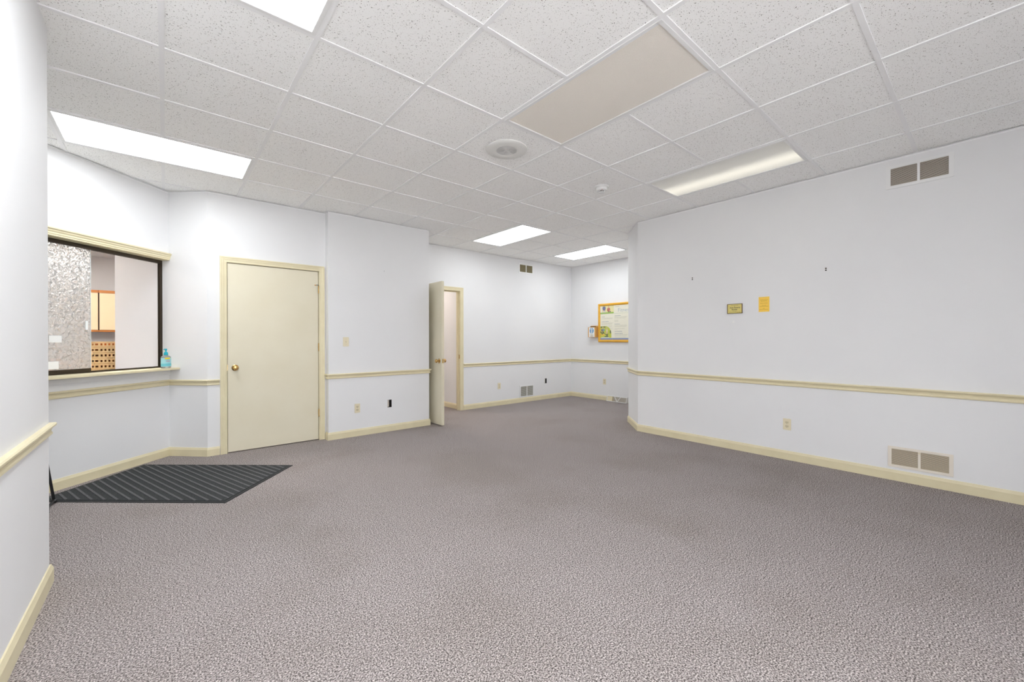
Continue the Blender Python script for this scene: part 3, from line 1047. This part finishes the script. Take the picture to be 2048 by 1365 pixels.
# ------------------------------------------------------------------ entrance mat
MA, MBp, MC, MD = Vector((0.33, 3.674)), Vector((0.931, 4.359)), Vector((-0.155, 5.329)), Vector((-0.756, 4.644))
mc = (MA + MBp + MC + MD) / 4
ex = (MBp - MA).normalized()
angm = math.atan2(ex.y, ex.x)
hwid, hlen = (MBp - MA).length / 2, (MC - MBp).length / 2
mt = empty('entrance_mat', (mc.x, mc.y, 0), angm)
tag(mt, 'charcoal ribbed entrance mat lying below the reception window', 'mat')
MB().box(-hwid, hwid, -hlen, hlen, 0.0, 0.004).obj('rubber_backing', M['rubber'], mt)
MB().box(-hwid + 0.028, hwid - 0.028, -hlen + 0.028, hlen - 0.028, 0.003, 0.0075).obj('fiber_field', M['mat_fiber'], mt)
ra = math.radians(-73) - angm          # ribs run across the mat on a slant
rd = Vector((math.cos(ra), math.sin(ra)))
rn = Vector((-rd.y, rd.x))
x_in, y_in = hwid - 0.034, hlen - 0.034
q = -1.2
while q < 1.2:
    c0 = rn * q
    lo, hi = -9, 9
    for comp, lim in ((0, x_in), (1, y_in)):
        a, b = (-lim - c0[comp]) / rd[comp], (lim - c0[comp]) / rd[comp]
        lo, hi = max(lo, min(a, b)), min(hi, max(a, b))
    if hi - lo > 0.04:
        p0, p1 = c0 + rd * lo, c0 + rd * hi
        hh = rn * 0.0075
        MB().prism([tuple(p0 - hh), tuple(p1 - hh), tuple(p1 + hh), tuple(p0 + hh)], 0.006, 0.0105).obj('rib', M['mat_rib'], mt)
    q += 0.052

# ------------------------------------------------------------------ black stand peeking out behind the left wall
sdn = empty('metal_stand', (-0.775, 4.35, 0))
tag(sdn, 'black metal floor stand mostly hidden behind the near left wall end', 'stand')
for sx in (0.141, -0.141):
    lg = MB().tube([(sx, 0.145, 0.026), (sx - 0.023 * (1 if sx > 0 else -1), 0.100, 0.283), (sx - 0.05 * (1 if sx > 0 else -1), 0.045, 0.60)], 0.0085)
    lg.obj('leg', M['black'], sdn, smooth=True)
    ft = MB().tube([(sx, 0.150, 0.034), (sx + 0.001, 0.13, 0.022), (sx - 0.012 * (1 if sx > 0 else -1), 0.04, 0.014), (sx + 0.006 * (1 if sx > 0 else -1), -0.10, 0.008)], 0.008)
    ft.obj('foot', M['black'], sdn, smooth=True)
    MB().lathe([(0.012, -0.014), (0.015, -0.008), (0.015, 0.010), (0.011, 0.016)], 14, 'x', (sx, 0.143, 0.020)).obj('foot_hinge', M['black'], sdn, smooth=True)
MB().tube([(0.091, 0.045, 0.60), (-0.091, 0.045, 0.60)], 0.008).obj('crossbar', M['black'], sdn, smooth=True)


# ------------------------------------------------------------------ wall plates
def outlet(loc, rz, label):
    t = empty('wall_outlet', loc, rz)
    tag(t, label, 'outlet', 'duplex wall outlets')
    MB().box(-0.0345, 0.0345, -0.0055, 0, -0.057, 0.057).obj('cover_plate', M['ivory'], t, bevel=0.002)
    for dz in (0.0195, -0.0195):
        poly = []
        for k in range(24):
            a = 2 * math.pi * k / 24
            poly.append((0.0172 * math.cos(a), max(-0.0125, min(0.0125, 0.0172 * math.sin(a))) + dz))
        s = MB().prism_xz(poly, -0.0075, -0.005).obj('socket', M['ivory_dark'], t)
        sl = MB().box(-0.0078, -0.0055, -0.0080, -0.007, dz - 0.002, dz + 0.007).box(0.0055, 0.0078, -0.0080, -0.007, dz - 0.001, dz + 0.006)
        sl.lathe([(0.0026, -0.0080), (0.0026, -0.007)], 10, 'y', (0, 0, dz - 0.007))
        sl.obj('slots', M['slot'], s)
    MB().lathe([(0.003, -0.0068), (0.003, -0.005)], 10, 'y').obj('screw', M['screw'], t)
    return t


outlet((1.8415, YB, 0.350), 0, 'ivory wall outlet under the light switch on the projecting wall')
outlet((4.6985, YK, 0.357), 0, 'ivory wall outlet on the back wall left of the low vent')
outlet((XF, 5.010, 0.370), wall_rz(-1, 0), 'ivory wall outlet under the framed notice board')
outlet((XR, 1.3375, 0.355), wall_rz(-1, 0), 'ivory wall outlet on the right wall below the signs')

ls = empty('light_switch', (1.7035, YB, 1.188))
tag(ls, 'ivory toggle light switch right of the closed door', 'switch')
MB().box(-0.0345, 0.0345, -0.0055, 0, -0.057, 0.057).obj('cover_plate', M['ivory'], ls, bevel=0.002)
MB().box(-0.0055, 0.0055, -0.0062, -0.005, -0.012, 0.012).obj('toggle_slot', M['louver'], ls)
tg = MB().add([(x, y, z) for z, y in ((-0.006, -0.006), (0.006, -0.006), (0.012, -0.020), (0.004, -0.021)) for x in (-0.004, 0.004)],
              [(0, 1, 3, 2), (2, 3, 5, 4), (4, 5, 7, 6), (6, 7, 1, 0), (0, 2, 4, 6), (1, 7, 5, 3)])
tg.obj('toggle', M['ivory'], ls)
for dz in (0.030, -0.030):
    MB().lathe([(0.003, -0.0068), (0.003, -0.005)], 10, 'y', (0, 0, dz)).obj('screw', M['screw'], ls)


def open_box(cx_, y, cz, wd, ht, label):
    """uncovered electrical box sunk into the wall"""
    t = empty('junction_box', (cx_, y, cz))
    tag(t, label, 'electrical box', 'uncovered wall boxes')
    b = MB()
    b.box(-wd / 2, wd / 2, 0.050, 0.052, -ht / 2, ht / 2)
    b.box(-wd / 2, -wd / 2 + 0.0015, 0.004, 0.05, -ht / 2, ht / 2).box(wd / 2 - 0.0015, wd / 2, 0.004, 0.05, -ht / 2, ht / 2)
    b.box(-wd / 2, wd / 2, 0.004, 0.05, -ht / 2, -ht / 2 + 0.0015).box(-wd / 2, wd / 2, 0.004, 0.05, ht / 2 - 0.0015, ht / 2)
    b.obj('shell', M['slot'], t)
    MB().box(-wd / 2 + 0.003, -0.004, 0.012, 0.016, -ht / 2 + 0.006, ht / 2 - 0.004).obj('bracket', M['louver'], t)
    MB().tube([(0.006, 0.04, 0.02), (0.012, 0.02, 0.0), (0.010, 0.03, -0.03)], 0.003).obj('wire', M['plug_brown'], t)
    return t


open_box((HB[0] + HB[1]) / 2, YB, (HB[2] + HB[3]) / 2, HB[1] - HB[0], HB[3] - HB[2], 'uncovered dark electrical box in the projecting wall')
open_box((HK[0] + HK[1]) / 2, YK, (HK[2] + HK[3]) / 2, HK[1] - HK[0], HK[3] - HK[2], 'uncovered dark electrical box in the back wall right of the low vent')


# ------------------------------------------------------------------ vents
def vent(loc, rz, wd, ht, label, frame_m, slat_m, border=0.03, rows=17, mull=0.016, lever=False, single=True):
    t = empty('wall_vent', loc, rz)
    tag(t, label, 'vent', 'wall air vents')
    x0, x1, z0, z1 = -wd / 2, wd / 2, -ht / 2, ht / 2
    banks = [(x0 + border, -mull / 2), (mull / 2, x1 - border)]
    bz = border * 0.85
    f = MB()
    panel(f, x0, x1, -0.009, -0.0008, z0, z1, [(a, b, z0 + bz, z1 - bz) for a, b in banks])
    f.obj('frame', frame_m, t, bevel=0.0012)
    MB().box(x0 + border * 0.6, x1 - border * 0.6, -0.0012, -0.0004, z0 + bz * 0.6, z1 - bz * 0.6).obj('duct_backing', M['duct'], t)
    h = (ht - 2 * bz) / rows
    for a, b in banks:
        s = MB()
        s.add([(x, y, z) for x in (a, b) for y, z in ((-0.0064, -h * 0.24), (-0.0064, h * 0.20), (-0.0030, h * 0.42), (-0.0030, h * 0.10))],
              [(0, 1, 2, 3), (4, 7, 6, 5), (0, 4, 5, 1), (1, 5, 6, 2), (2, 6, 7, 3), (3, 7, 4, 0)])
        if single:
            me = s.mesh('slat', slat_m)
            for k in range(rows):
                o = bpy.data.objects.new('slat', me)
                COL.objects.link(o)
                o.parent = t
                o.location = (0, 0, z0 + bz + (k + 0.4) * h)
        else:
            j = MB()
            for k in range(rows):
                dz = z0 + bz + (k + 0.4) * h
                j.add([(p[0], p[1], p[2] + dz) for p in s.v], s.f)
            o = j.obj('slats', slat_m, t)
            o['kind'] = 'stuff'
    for x in (x0 + border * 0.35, x1 - border * 0.35):
        MB().lathe([(0.004, -0.0082), (0.004, -0.0065)], 12, 'y', (x, 0, 0)).obj('screw', M['screw'], t)
    if lever:
        MB().box(-0.0025, 0.0025, -0.0076, -0.0069, z1 - bz - 0.035, z1 - bz + 0.006).obj('lever_slot', M['slot'], t)
        MB().box(-0.006, 0.006, -0.020, -0.007, z1 - bz - 0.012, z1 - bz - 0.004).obj('lever', M['ivory'], t, bevel=0.0015)
    return t


vent((XR, 0.400, 2.5985), wall_rz(-1, 0), 0.402, 0.197, 'white wall vent high on the right wall', M['white_metal'], M['louver'])
vent((XR, 0.394, 0.203), wall_rz(-1, 0), 0.386, 0.176, 'almond wall vent low on the right wall above the baseboard', M['warm_white'], mat('louver_almond', srgb(205, 192, 170), 0.5), border=0.024, lever=True)
vent((5.373, YK, 2.592), 0, 0.390, 0.190, 'white wall vent with dark louvers high on the far back wall', M['white_metal'], M['louver_dark'], single=False, mull=0.02, rows=14)
vent((5.388, YK, 0.208), 0, 0.376, 0.232, 'white wall vent low on the far back wall beside the baseboard', M['white_metal'], mat('louver_grey', srgb(188, 186, 176), 0.5), single=False, border=0.026, rows=15, lever=True)

# white baseboard register below the notice board
br = empty('baseboard_register', (XF, 4.693, 0), wall_rz(-1, 0))
tag(br, 'white metal baseboard register with triangular openings below the notice board', 'vent')
RWD, RH = 0.222, 0.108
MB().box(-RWD, RWD, -0.006, 0, 0.0, RH - 0.004).obj('back_plate', mat('register_back', srgb(196, 190, 178), 0.5), br)
MB().add([(x, y, z) for x in (-RWD, -RWD + 0.12) for y, z in ((-0.006, 0.004), (-0.058, 0.004), (-0.030, RH - 0.01), (-0.006, RH - 0.01))],
         [(0, 1, 2, 3), (4, 7, 6, 5), (0, 4, 5, 1), (1, 5, 6, 2), (2, 6, 7, 3), (3, 7, 4, 0)]).obj('damper_plate', M['trim'], br)
fb = lambda y0, z0, y1, z1, xa, xb: MB().tube([(xa, y0, z0), (xb, y1, z1)], 0.006, 6)
fb(-0.034, RH - 0.005, -0.034, RH - 0.005, -RWD, RWD).obj('top_bar', M['white_metal'], br)
fb(-0.064, 0.008, -0.064, 0.008, -RWD, RWD).obj('bottom_bar', M['white_metal'], br)
for xa, xb in ((-RWD, -RWD), (RWD, RWD), (0.02, -0.055), (0.02, 0.085)):
    MB().tube([(xa, -0.064, 0.008), (xb, -0.034, RH - 0.005)], 0.006, 6).obj('strut', M['white_metal'], br)
for sx in (-1, 1):
    MB().add([(sx * RWD + a, y, z) for a in (-0.002, 0.002) for y, z in ((0, 0), (-0.064, 0), (-0.034, RH), (0, RH))],
             [(0, 1, 2, 3), (4, 7, 6, 5), (0, 4, 5, 1), (1, 5, 6, 2), (2, 6, 7, 3), (3, 7, 4, 0)]).obj('end_cap', M['white_metal'], br)


# ------------------------------------------------------------------ notice board and brochure holder on the far wall
def flat(name, x0, x1, z0, z1, y, m, parent):
    return MB().box(x0, x1, y - 0.0006, y, z0, z1).obj(name, m, parent)


def ellipse(mb, cx_, cz, rx, rz_, y0, y1, n=20, a0=0, a1=2 * math.pi, rot=0.0):
    pts = []
    for k in range(n):
        t_ = a0 + (a1 - a0) * k / (n if a1 - a0 > 6.2 else n - 1)
        x, z = rx * math.cos(t_), rz_ * math.sin(t_)
        pts.append((cx_ + x * math.cos(rot) - z * math.sin(rot), cz + x * math.sin(rot) + z * math.cos(rot)))
    return mb.prism_xz(pts, y0, y1)


def text(body, size, loc, m, parent, align='LEFT', name='lettering', bold=0.0):
    c = bpy.data.curves.new(name, 'FONT')
    c.body = body
    c.size = size
    c.align_x = align
    c.extrude = 0.0003
    c.offset = bold
    c.materials.append(m)
    tmp = bpy.data.objects.new('tmp_text', c)
    COL.objects.link(tmp)
    dg = bpy.context.evaluated_depsgraph_get()
    me = bpy.data.meshes.new_from_object(tmp.evaluated_get(dg))
    bpy.data.objects.remove(tmp, do_unlink=True)
    bpy.data.curves.remove(c)
    me.materials.clear()
    me.materials.append(m)
    o = bpy.data.objects.new(name, me)
    COL.objects.link(o)
    o.parent = parent
    o.location = loc
    o.rotation_euler = (math.pi / 2, 0, 0)
    return o


BWD, BH = 1.12, 0.765
nb = empty('notice_board', (XF, 5.148 - BWD / 2, 1.160), wall_rz(-1, 0))
tag(nb, 'honey oak framed fitness notice board on the far wall', 'notice board')
hb = BWD / 2
FRP = [(0.0, 0.0), (0.0, 0.026), (0.010, 0.034), (0.030, 0.034), (0.040, 0.026), (0.046, 0.022), (0.046, 0.010)]
n_ = len(FRP)
vs, fs = [], []
for (sx, sz) in ((-1, 0), (-1, 1), (1, 1), (1, 0)):
    for a, o in FRP:
        vs.append((sx * (hb - a), -o, (a if sz == 0 else BH - a)))
for s_ in range(4):
    for k in range(n_ - 1):
        s2 = (s_ + 1) % 4
        fs.append((s_ * n_ + k, s_ * n_ + k + 1, s2 * n_ + k + 1, s2 * n_ + k))
MB().add(vs, fs).obj('frame', M['oak'], nb)
M['poster'] = mat('poster_cream', srgb(246, 242, 222), 0.5)
M['poster_text'] = mat('poster_faint_text', srgb(205, 202, 180), 0.6)
M['poster_head'] = mat('poster_heading', srgb(160, 160, 170), 0.6)
M['poster_title'] = mat('poster_title', srgb(178, 190, 196), 0.6)
PX0, PZ1 = -hb + 0.044, BH - 0.044
po_ = MB().box(-hb + 0.03, hb - 0.03, -0.014, -0.004, 0.03, BH - 0.03).obj('poster', M['poster'], nb)
PY = -0.0142
flat('blue_band', PX0, -PX0, 0.046, 0.078, PY, mat('poster_blue', srgb(120, 140, 190), 0.5), po_)
flat('header_rule', PX0 + 0.33, -PX0, 0.555, 0.562, PY, mat('poster_rule', srgb(205, 215, 190), 0.5), po_)
text('Fitness F', 0.105, (-0.098, PY - 0.0004, 0.585), M['poster_title'], po_)
flat('print_line', PX0 + 0.36, PX0 + 0.45, 0.682, 0.690, PY, M['poster_text'], po_)
tl = MB()
th = MB()
for col_x, rows_ in ((PX0 + 0.04, [(0.50, 0, 0.08), (0.475, 1, .26), (0.462, 1, .25), (0.405, 0, 0.16), (0.378, 1, .26), (0.364, 1, .26), (0.350, 1, .24), (0.318, 1, .25), (0.296, 1, .24), (0.262, 1, .25), (0.248, 1, .13)]),
                     (PX0 + 0.345, [(0.512, 0, 0.14), (0.490, 1, .29), (0.476, 1, .27), (0.462, 1, .25), (0.430, 1, .09), (0.414, 1, .09), (0.398, 1, .08), (0.350, 0, .12), (0.326, 1, .27), (0.312, 1, .28), (0.298, 1, .26), (0.262, 1, .23), (0.246, 1, .07), (0.208, 0, .17), (0.166, 0, .18), (0.144, 1, .29), (0.130, 1, .27), (0.100, 1, .25)])):
    for z, kind, ln in rows_:
        x = col_x
        while x < col_x + ln - 0.008:
            wl = random.uniform(0.012, 0.034)
            (tl if kind else th).box(x, min(x + wl, col_x + ln), PY - 0.0006, PY, z - (0.0028 if kind else 0.005), z + (0.0028 if kind else 0.005))
            x += wl + 0.007
o = tl.obj('print_lines', M['poster_text'], po_)
o['kind'] = 'stuff'
o = th.obj('print_headings', M['poster_head'], po_)
o['kind'] = 'stuff'
# upper picture: two people leaning on their knees in a sunny field
ph1 = flat('upper_photo', PX0, PX0 + 0.325, 0.560, PZ1, PY, mat('photo_sun', srgb(240, 232, 168), 0.5), po_)
Y2, Y3 = PY - 0.0007, PY - 0.0011
skin = mat('photo_skin', srgb(226, 186, 150), 0.6)
pf = lambda nm, col: mat('photo_' + nm, col, 0.6)
flat('photo_grass', PX0 + 0.0, PX0 + 0.325, 0.560, 0.590, PY - 0.0006, pf('grass', srgb(150, 190, 70)), po_)
flat('photo_sky', PX0 + 0.0, PX0 + 0.05, 0.590, PZ1, PY - 0.0006, pf('sky', srgb(244, 240, 226)), po_)
ellipse(MB(), PX0 + 0.095, 0.668, 0.040, 0.045, Y2, PY - 0.0002).obj('photo_blue_shirt', pf('blue', srgb(92, 104, 150)), po_)
mm = MB()
ellipse(mm, PX0 + 0.095, 0.712, 0.016, 0.009, Y3, PY)
for sx in (-1, 1):
    ellipse(mm, PX0 + 0.095 + sx * 0.030, 0.632, 0.008, 0.045, Y3, PY, rot=sx * -0.3)
ellipse(mm, PX0 + 0.205, 0.690, 0.018, 0.026, Y3, PY)
ellipse(mm, PX0 + 0.222, 0.622, 0.008, 0.030, Y3, PY, rot=0.3)
mm.obj('photo_skin', skin, po_)
mm = MB()
ellipse(mm, PX0 + 0.085, 0.600, 0.020, 0.038, Y2, PY)
ellipse(mm, PX0 + 0.115, 0.600, 0.020, 0.038, Y2, PY)
mm.obj('photo_shorts', pf('white', srgb(244, 244, 238)), po_)
ellipse(MB(), PX0 + 0.205, 0.640, 0.036, 0.045, Y2, PY).obj('photo_red_shirt', pf('red', srgb(205, 84, 62)), po_)
ellipse(MB(), PX0 + 0.225, 0.592, 0.034, 0.028, Y2, PY).obj('photo_grey_shorts', pf('grey', srgb(120, 116, 92)), po_)
# lower picture: runners in a park, rounded corner
pts = [(PX0, 0.085), (PX0 + 0.268, 0.085), (PX0 + 0.268, 0.16)]
pts += [(PX0 + 0.128 + 0.14 * math.cos(t_), 0.16 + 0.155 * math.sin(t_)) for t_ in [k * math.pi / 20 for k in range(1, 11)]] + [(PX0, 0.315)]
MB().prism_xz(pts, PY - 0.0006, PY).obj('lower_photo', pf('park', srgb(206, 214, 40)), po_)
mm = MB()
for cx_, cz, rx, rz_ in ((0.03, 0.297, 0.022, 0.012), (0.10, 0.298, 0.03, 0.010), (0.245, 0.20, 0.014, 0.034), (0.15, 0.110, 0.05, 0.01)):
    ellipse(mm, PX0 + cx_, cz, rx, rz_, PY - 0.0009, PY)
mm.obj('photo_foliage', pf('dark_green', srgb(74, 92, 52)), po_)
ellipse(MB(), PX0 + 0.06, 0.145, 0.055, 0.014, PY - 0.0009, PY).obj('photo_yellow', pf('gold', srgb(250, 204, 30)), po_)
flat('photo_path', PX0 + 0.03, PX0 + 0.22, 0.088, 0.100, PY - 0.0006, pf('path', srgb(214, 226, 206)), po_)
for nm, cx_, cz, col in (('violet', 0.045, 0.235, srgb(110, 80, 140)), ('teal_shirt', 0.088, 0.240, srgb(90, 150, 170)), ('cream_shirt', 0.165, 0.225, srgb(232, 214, 190))):
    ellipse(MB(), PX0 + cx_, cz, 0.018, 0.030, PY - 0.0012, PY).obj('photo_runner_' + nm, pf(nm, col), po_)
mm = MB()
for cx_, cz, rr in ((0.025, 0.190, 1.0), (0.055, 0.175, -0.4), (0.085, 0.185, 0.5), (0.150, 0.145, 1.0), (0.175, 0.140, -0.5)):
    ellipse(mm, PX0 + cx_, cz, 0.009, 0.034, PY - 0.0011, PY, rot=rr)
mm.obj('photo_legs', pf('dark', srgb(58, 54, 60)), po_)
mm = MB()
for cx_, cz in ((0.048, 0.277), (0.090, 0.280), (0.160, 0.275)):
    ellipse(mm, PX0 + cx_, cz, 0.010, 0.014, PY - 0.0012, PY)
ellipse(mm, PX0 + 0.160, 0.185, 0.022, 0.016, PY - 0.0013, PY)
mm.obj('photo_faces', skin, po_)
MB().box(-hb + 0.044, hb - 0.044, -0.0215, -0.0195, 0.044, BH - 0.044).obj('glazing', pane_m, nb)

bh = empty('brochure_holder', (XF, 5.255, 1.258), wall_rz(-1, 0))
tag(bh, 'small oak brochure box on the wall left of the notice board', 'brochure holder')
HW_, HH, HD = 0.092, 0.235, 0.095
MB().box(-HW_, HW_, -HD, -HD + 0.010, 0, 0.205).obj('front_board', M['oak_light'], bh, bevel=0.001)
MB().box(-HW_, HW_, -0.010, -0.001, 0, HH).obj('back_board', M['oak_light'], bh, bevel=0.001)
for sx in (-1, 1):
    MB().box(sx * HW_ - (0.009 if sx > 0 else 0), sx * HW_ + (0.009 if sx < 0 else 0), -HD + 0.010, -0.010, 0, 0.205).obj('side_board', M['oak_light'], bh)
MB().box(-HW_ + 0.009, HW_ - 0.009, -HD + 0.010, -0.010, 0, 0.009).obj('bottom_board', M['oak_light'], bh)
fl_ = MB().box(-0.068, 0.068, -HD - 0.001, -HD, 0.006, 0.196).obj('front_label', M['paper'], bh)
blue = mat('label_blue', srgb(88, 150, 196), 0.5)
ellipse(MB(), 0, 0.130, 0.052, 0.056, -HD - 0.0022, -HD, 28).obj('emblem', blue, fl_)
em = MB()
em.box(-0.008, 0.008, -HD - 0.003, -HD, 0.070, 0.172)
em.box(-0.038, 0.038, -HD - 0.003, -HD, 0.146, 0.155)
ellipse(em, 0, 0.176, 0.010, 0.010, -HD - 0.003, -HD)
for k in range(3):
    em.box(-0.05, 0.05, -HD - 0.0027, -HD, 0.090 + k * 0.016, 0.0925 + k * 0.016)
em.obj('emblem_figure', M['paper'], fl_)
tx = MB()
for z, ln in ((0.060, 0.042), (0.043, 0.030), (0.030, 0.046), (0.017, 0.040)):
    x = -ln
    while x < ln - 0.004:
        wl = random.uniform(0.008, 0.018)
        tx.box(x, min(x + wl, ln), -HD - 0.0018, -HD, z - 0.0035, z + 0.0035)
        x += wl + 0.004
o = tx.obj('print_lines', mat('label_gold_text', srgb(168, 158, 118), 0.6), fl_)
o['kind'] = 'stuff'
cdk = MB().box(-0.066, 0.050, -0.060, -0.030, 0.012, 0.222).obj('brochures', M['plug_brown'])
cdk.location = (XF, 5.255, 1.258)
cdk.rotation_euler = (0, 0, wall_rz(-1, 0))
tag(cdk, 'dark brown cards standing inside the oak brochure box', 'brochures')

# ------------------------------------------------------------------ signs and hardware on the right wall
RZ = wall_rz(-1, 0)
pq = empty('framed_sign', (XR, 1.8305, 1.5465), RZ)
tag(pq, 'small brass coloured name sign in a thin brown frame on the right wall', 'sign')
f = MB()
panel(f, -0.0775, 0.0775, -0.010, -0.0005, -0.053, 0.053, [(-0.0725, 0.0725, -0.048, 0.048)])
f.obj('frame', mat('frame_brown', srgb(104, 78, 44), 0.5), pq)
mB = mat('sign_gold', srgb(222, 206, 126), 0.35)
ins = MB().box(-0.0728, 0.0728, -0.006, -0.001, -0.0485, 0.0485).obj('plate', mB, pq)
text('Anne Finnerty', 0.0185, (0.002, -0.0064, 0.006), M['ink'], ins, 'CENTER', bold=0.0003)
text('Buckley', 0.0185, (-0.002, -0.0064, -0.0135), M['ink'], ins, 'CENTER', bold=0.0003)


def dashes(mb, cx_, z, half, h, y):
    x = cx_ - half
    while x < cx_ + half - 0.002:
        wl = random.uniform(0.004, 0.010)
        mb.box(x, min(x + wl, cx_ + half), y - 0.0005, y, z - h / 2, z + h / 2)
        x += wl + 0.0028


tx = MB()
for z, hf_ in ((0.036, 0.040), (0.026, 0.005), (-0.026, 0.020), (-0.038, 0.060)):
    dashes(tx, 0.0, z, hf_, 0.0035, -0.006)
o = tx.obj('print_lines', mat('sign_small_ink', srgb(120, 104, 60), 0.6), ins)
o['kind'] = 'stuff'

ys = empty('paper_sign', (XR, 1.545, 1.576), RZ)
tag(ys, 'bright yellow paper notice on the right wall beside the framed sign', 'sign')
sh = MB().box(-0.050, 0.050, -0.0015, -0.0003, -0.078, 0.078).obj('sheet', mat('yellow_paper', srgb(255, 212, 92), 0.7), ys)
tx = MB()
for z, hf_ in ((0.046, 0.037), (0.035, 0.027), (0.013, 0.034), (-0.010, 0.020), (-0.022, 0.040), (-0.043, 0.010), (-0.054, 0.042)):
    dashes(tx, 0.0, z, hf_, 0.004, -0.0015)
o = tx.obj('print_lines', mat('yellow_ink', srgb(196, 152, 52), 0.7), sh)
o['kind'] = 'stuff'

for y, z, lab, two in ((2.303, 1.930, 'left pair of tiny brown screw anchors above the framed sign', True), (1.022, 1.872, 'tiny brown screw anchor at right above the yellow notice', True)):
    an = empty('wall_anchor', (XR, y, z), RZ)
    tag(an, lab, 'anchor', 'screw anchors left in the right wall')
    for dz in (0.009, -0.009):
        MB().lathe([(0.0065, -0.004), (0.0065, 0.0)], 12, 'y', (0, 0, dz)).obj('plug', M['plug_brown'] if dz > 0 else M['slot'], an)
tp = MB().add([(x, -0.0008, z) for x, z in ((-0.012, -0.010), (0.0, -0.016), (0.013, -0.008), (0.010, 0.006), (-0.004, 0.012))] + [(x, -0.0001, z) for x, z in ((-0.012, -0.010), (0.0, -0.016), (0.013, -0.008), (0.010, 0.006), (-0.004, 0.012))],
              [(0, 1, 2, 3, 4), (9, 8, 7, 6, 5)] + [(k, 5 + k, 5 + (k + 1) % 5, (k + 1) % 5) for k in range(5)]).obj('tape_scrap', M['paper'])
tp.location = (XR, 1.845, 1.408)
tp.rotation_euler = (0, 0, RZ)
tag(tp, 'tiny white scrap of tape on the right wall below the framed sign', 'tape')
nl = MB().tube([(0, 0.0, 0), (0, -0.012, 0.003)], 0.002).obj('nail', M['black'])
nl.location = (2.195, YB, 2.113)
tag(nl, 'small dark nail high on the projecting wall', 'nail')
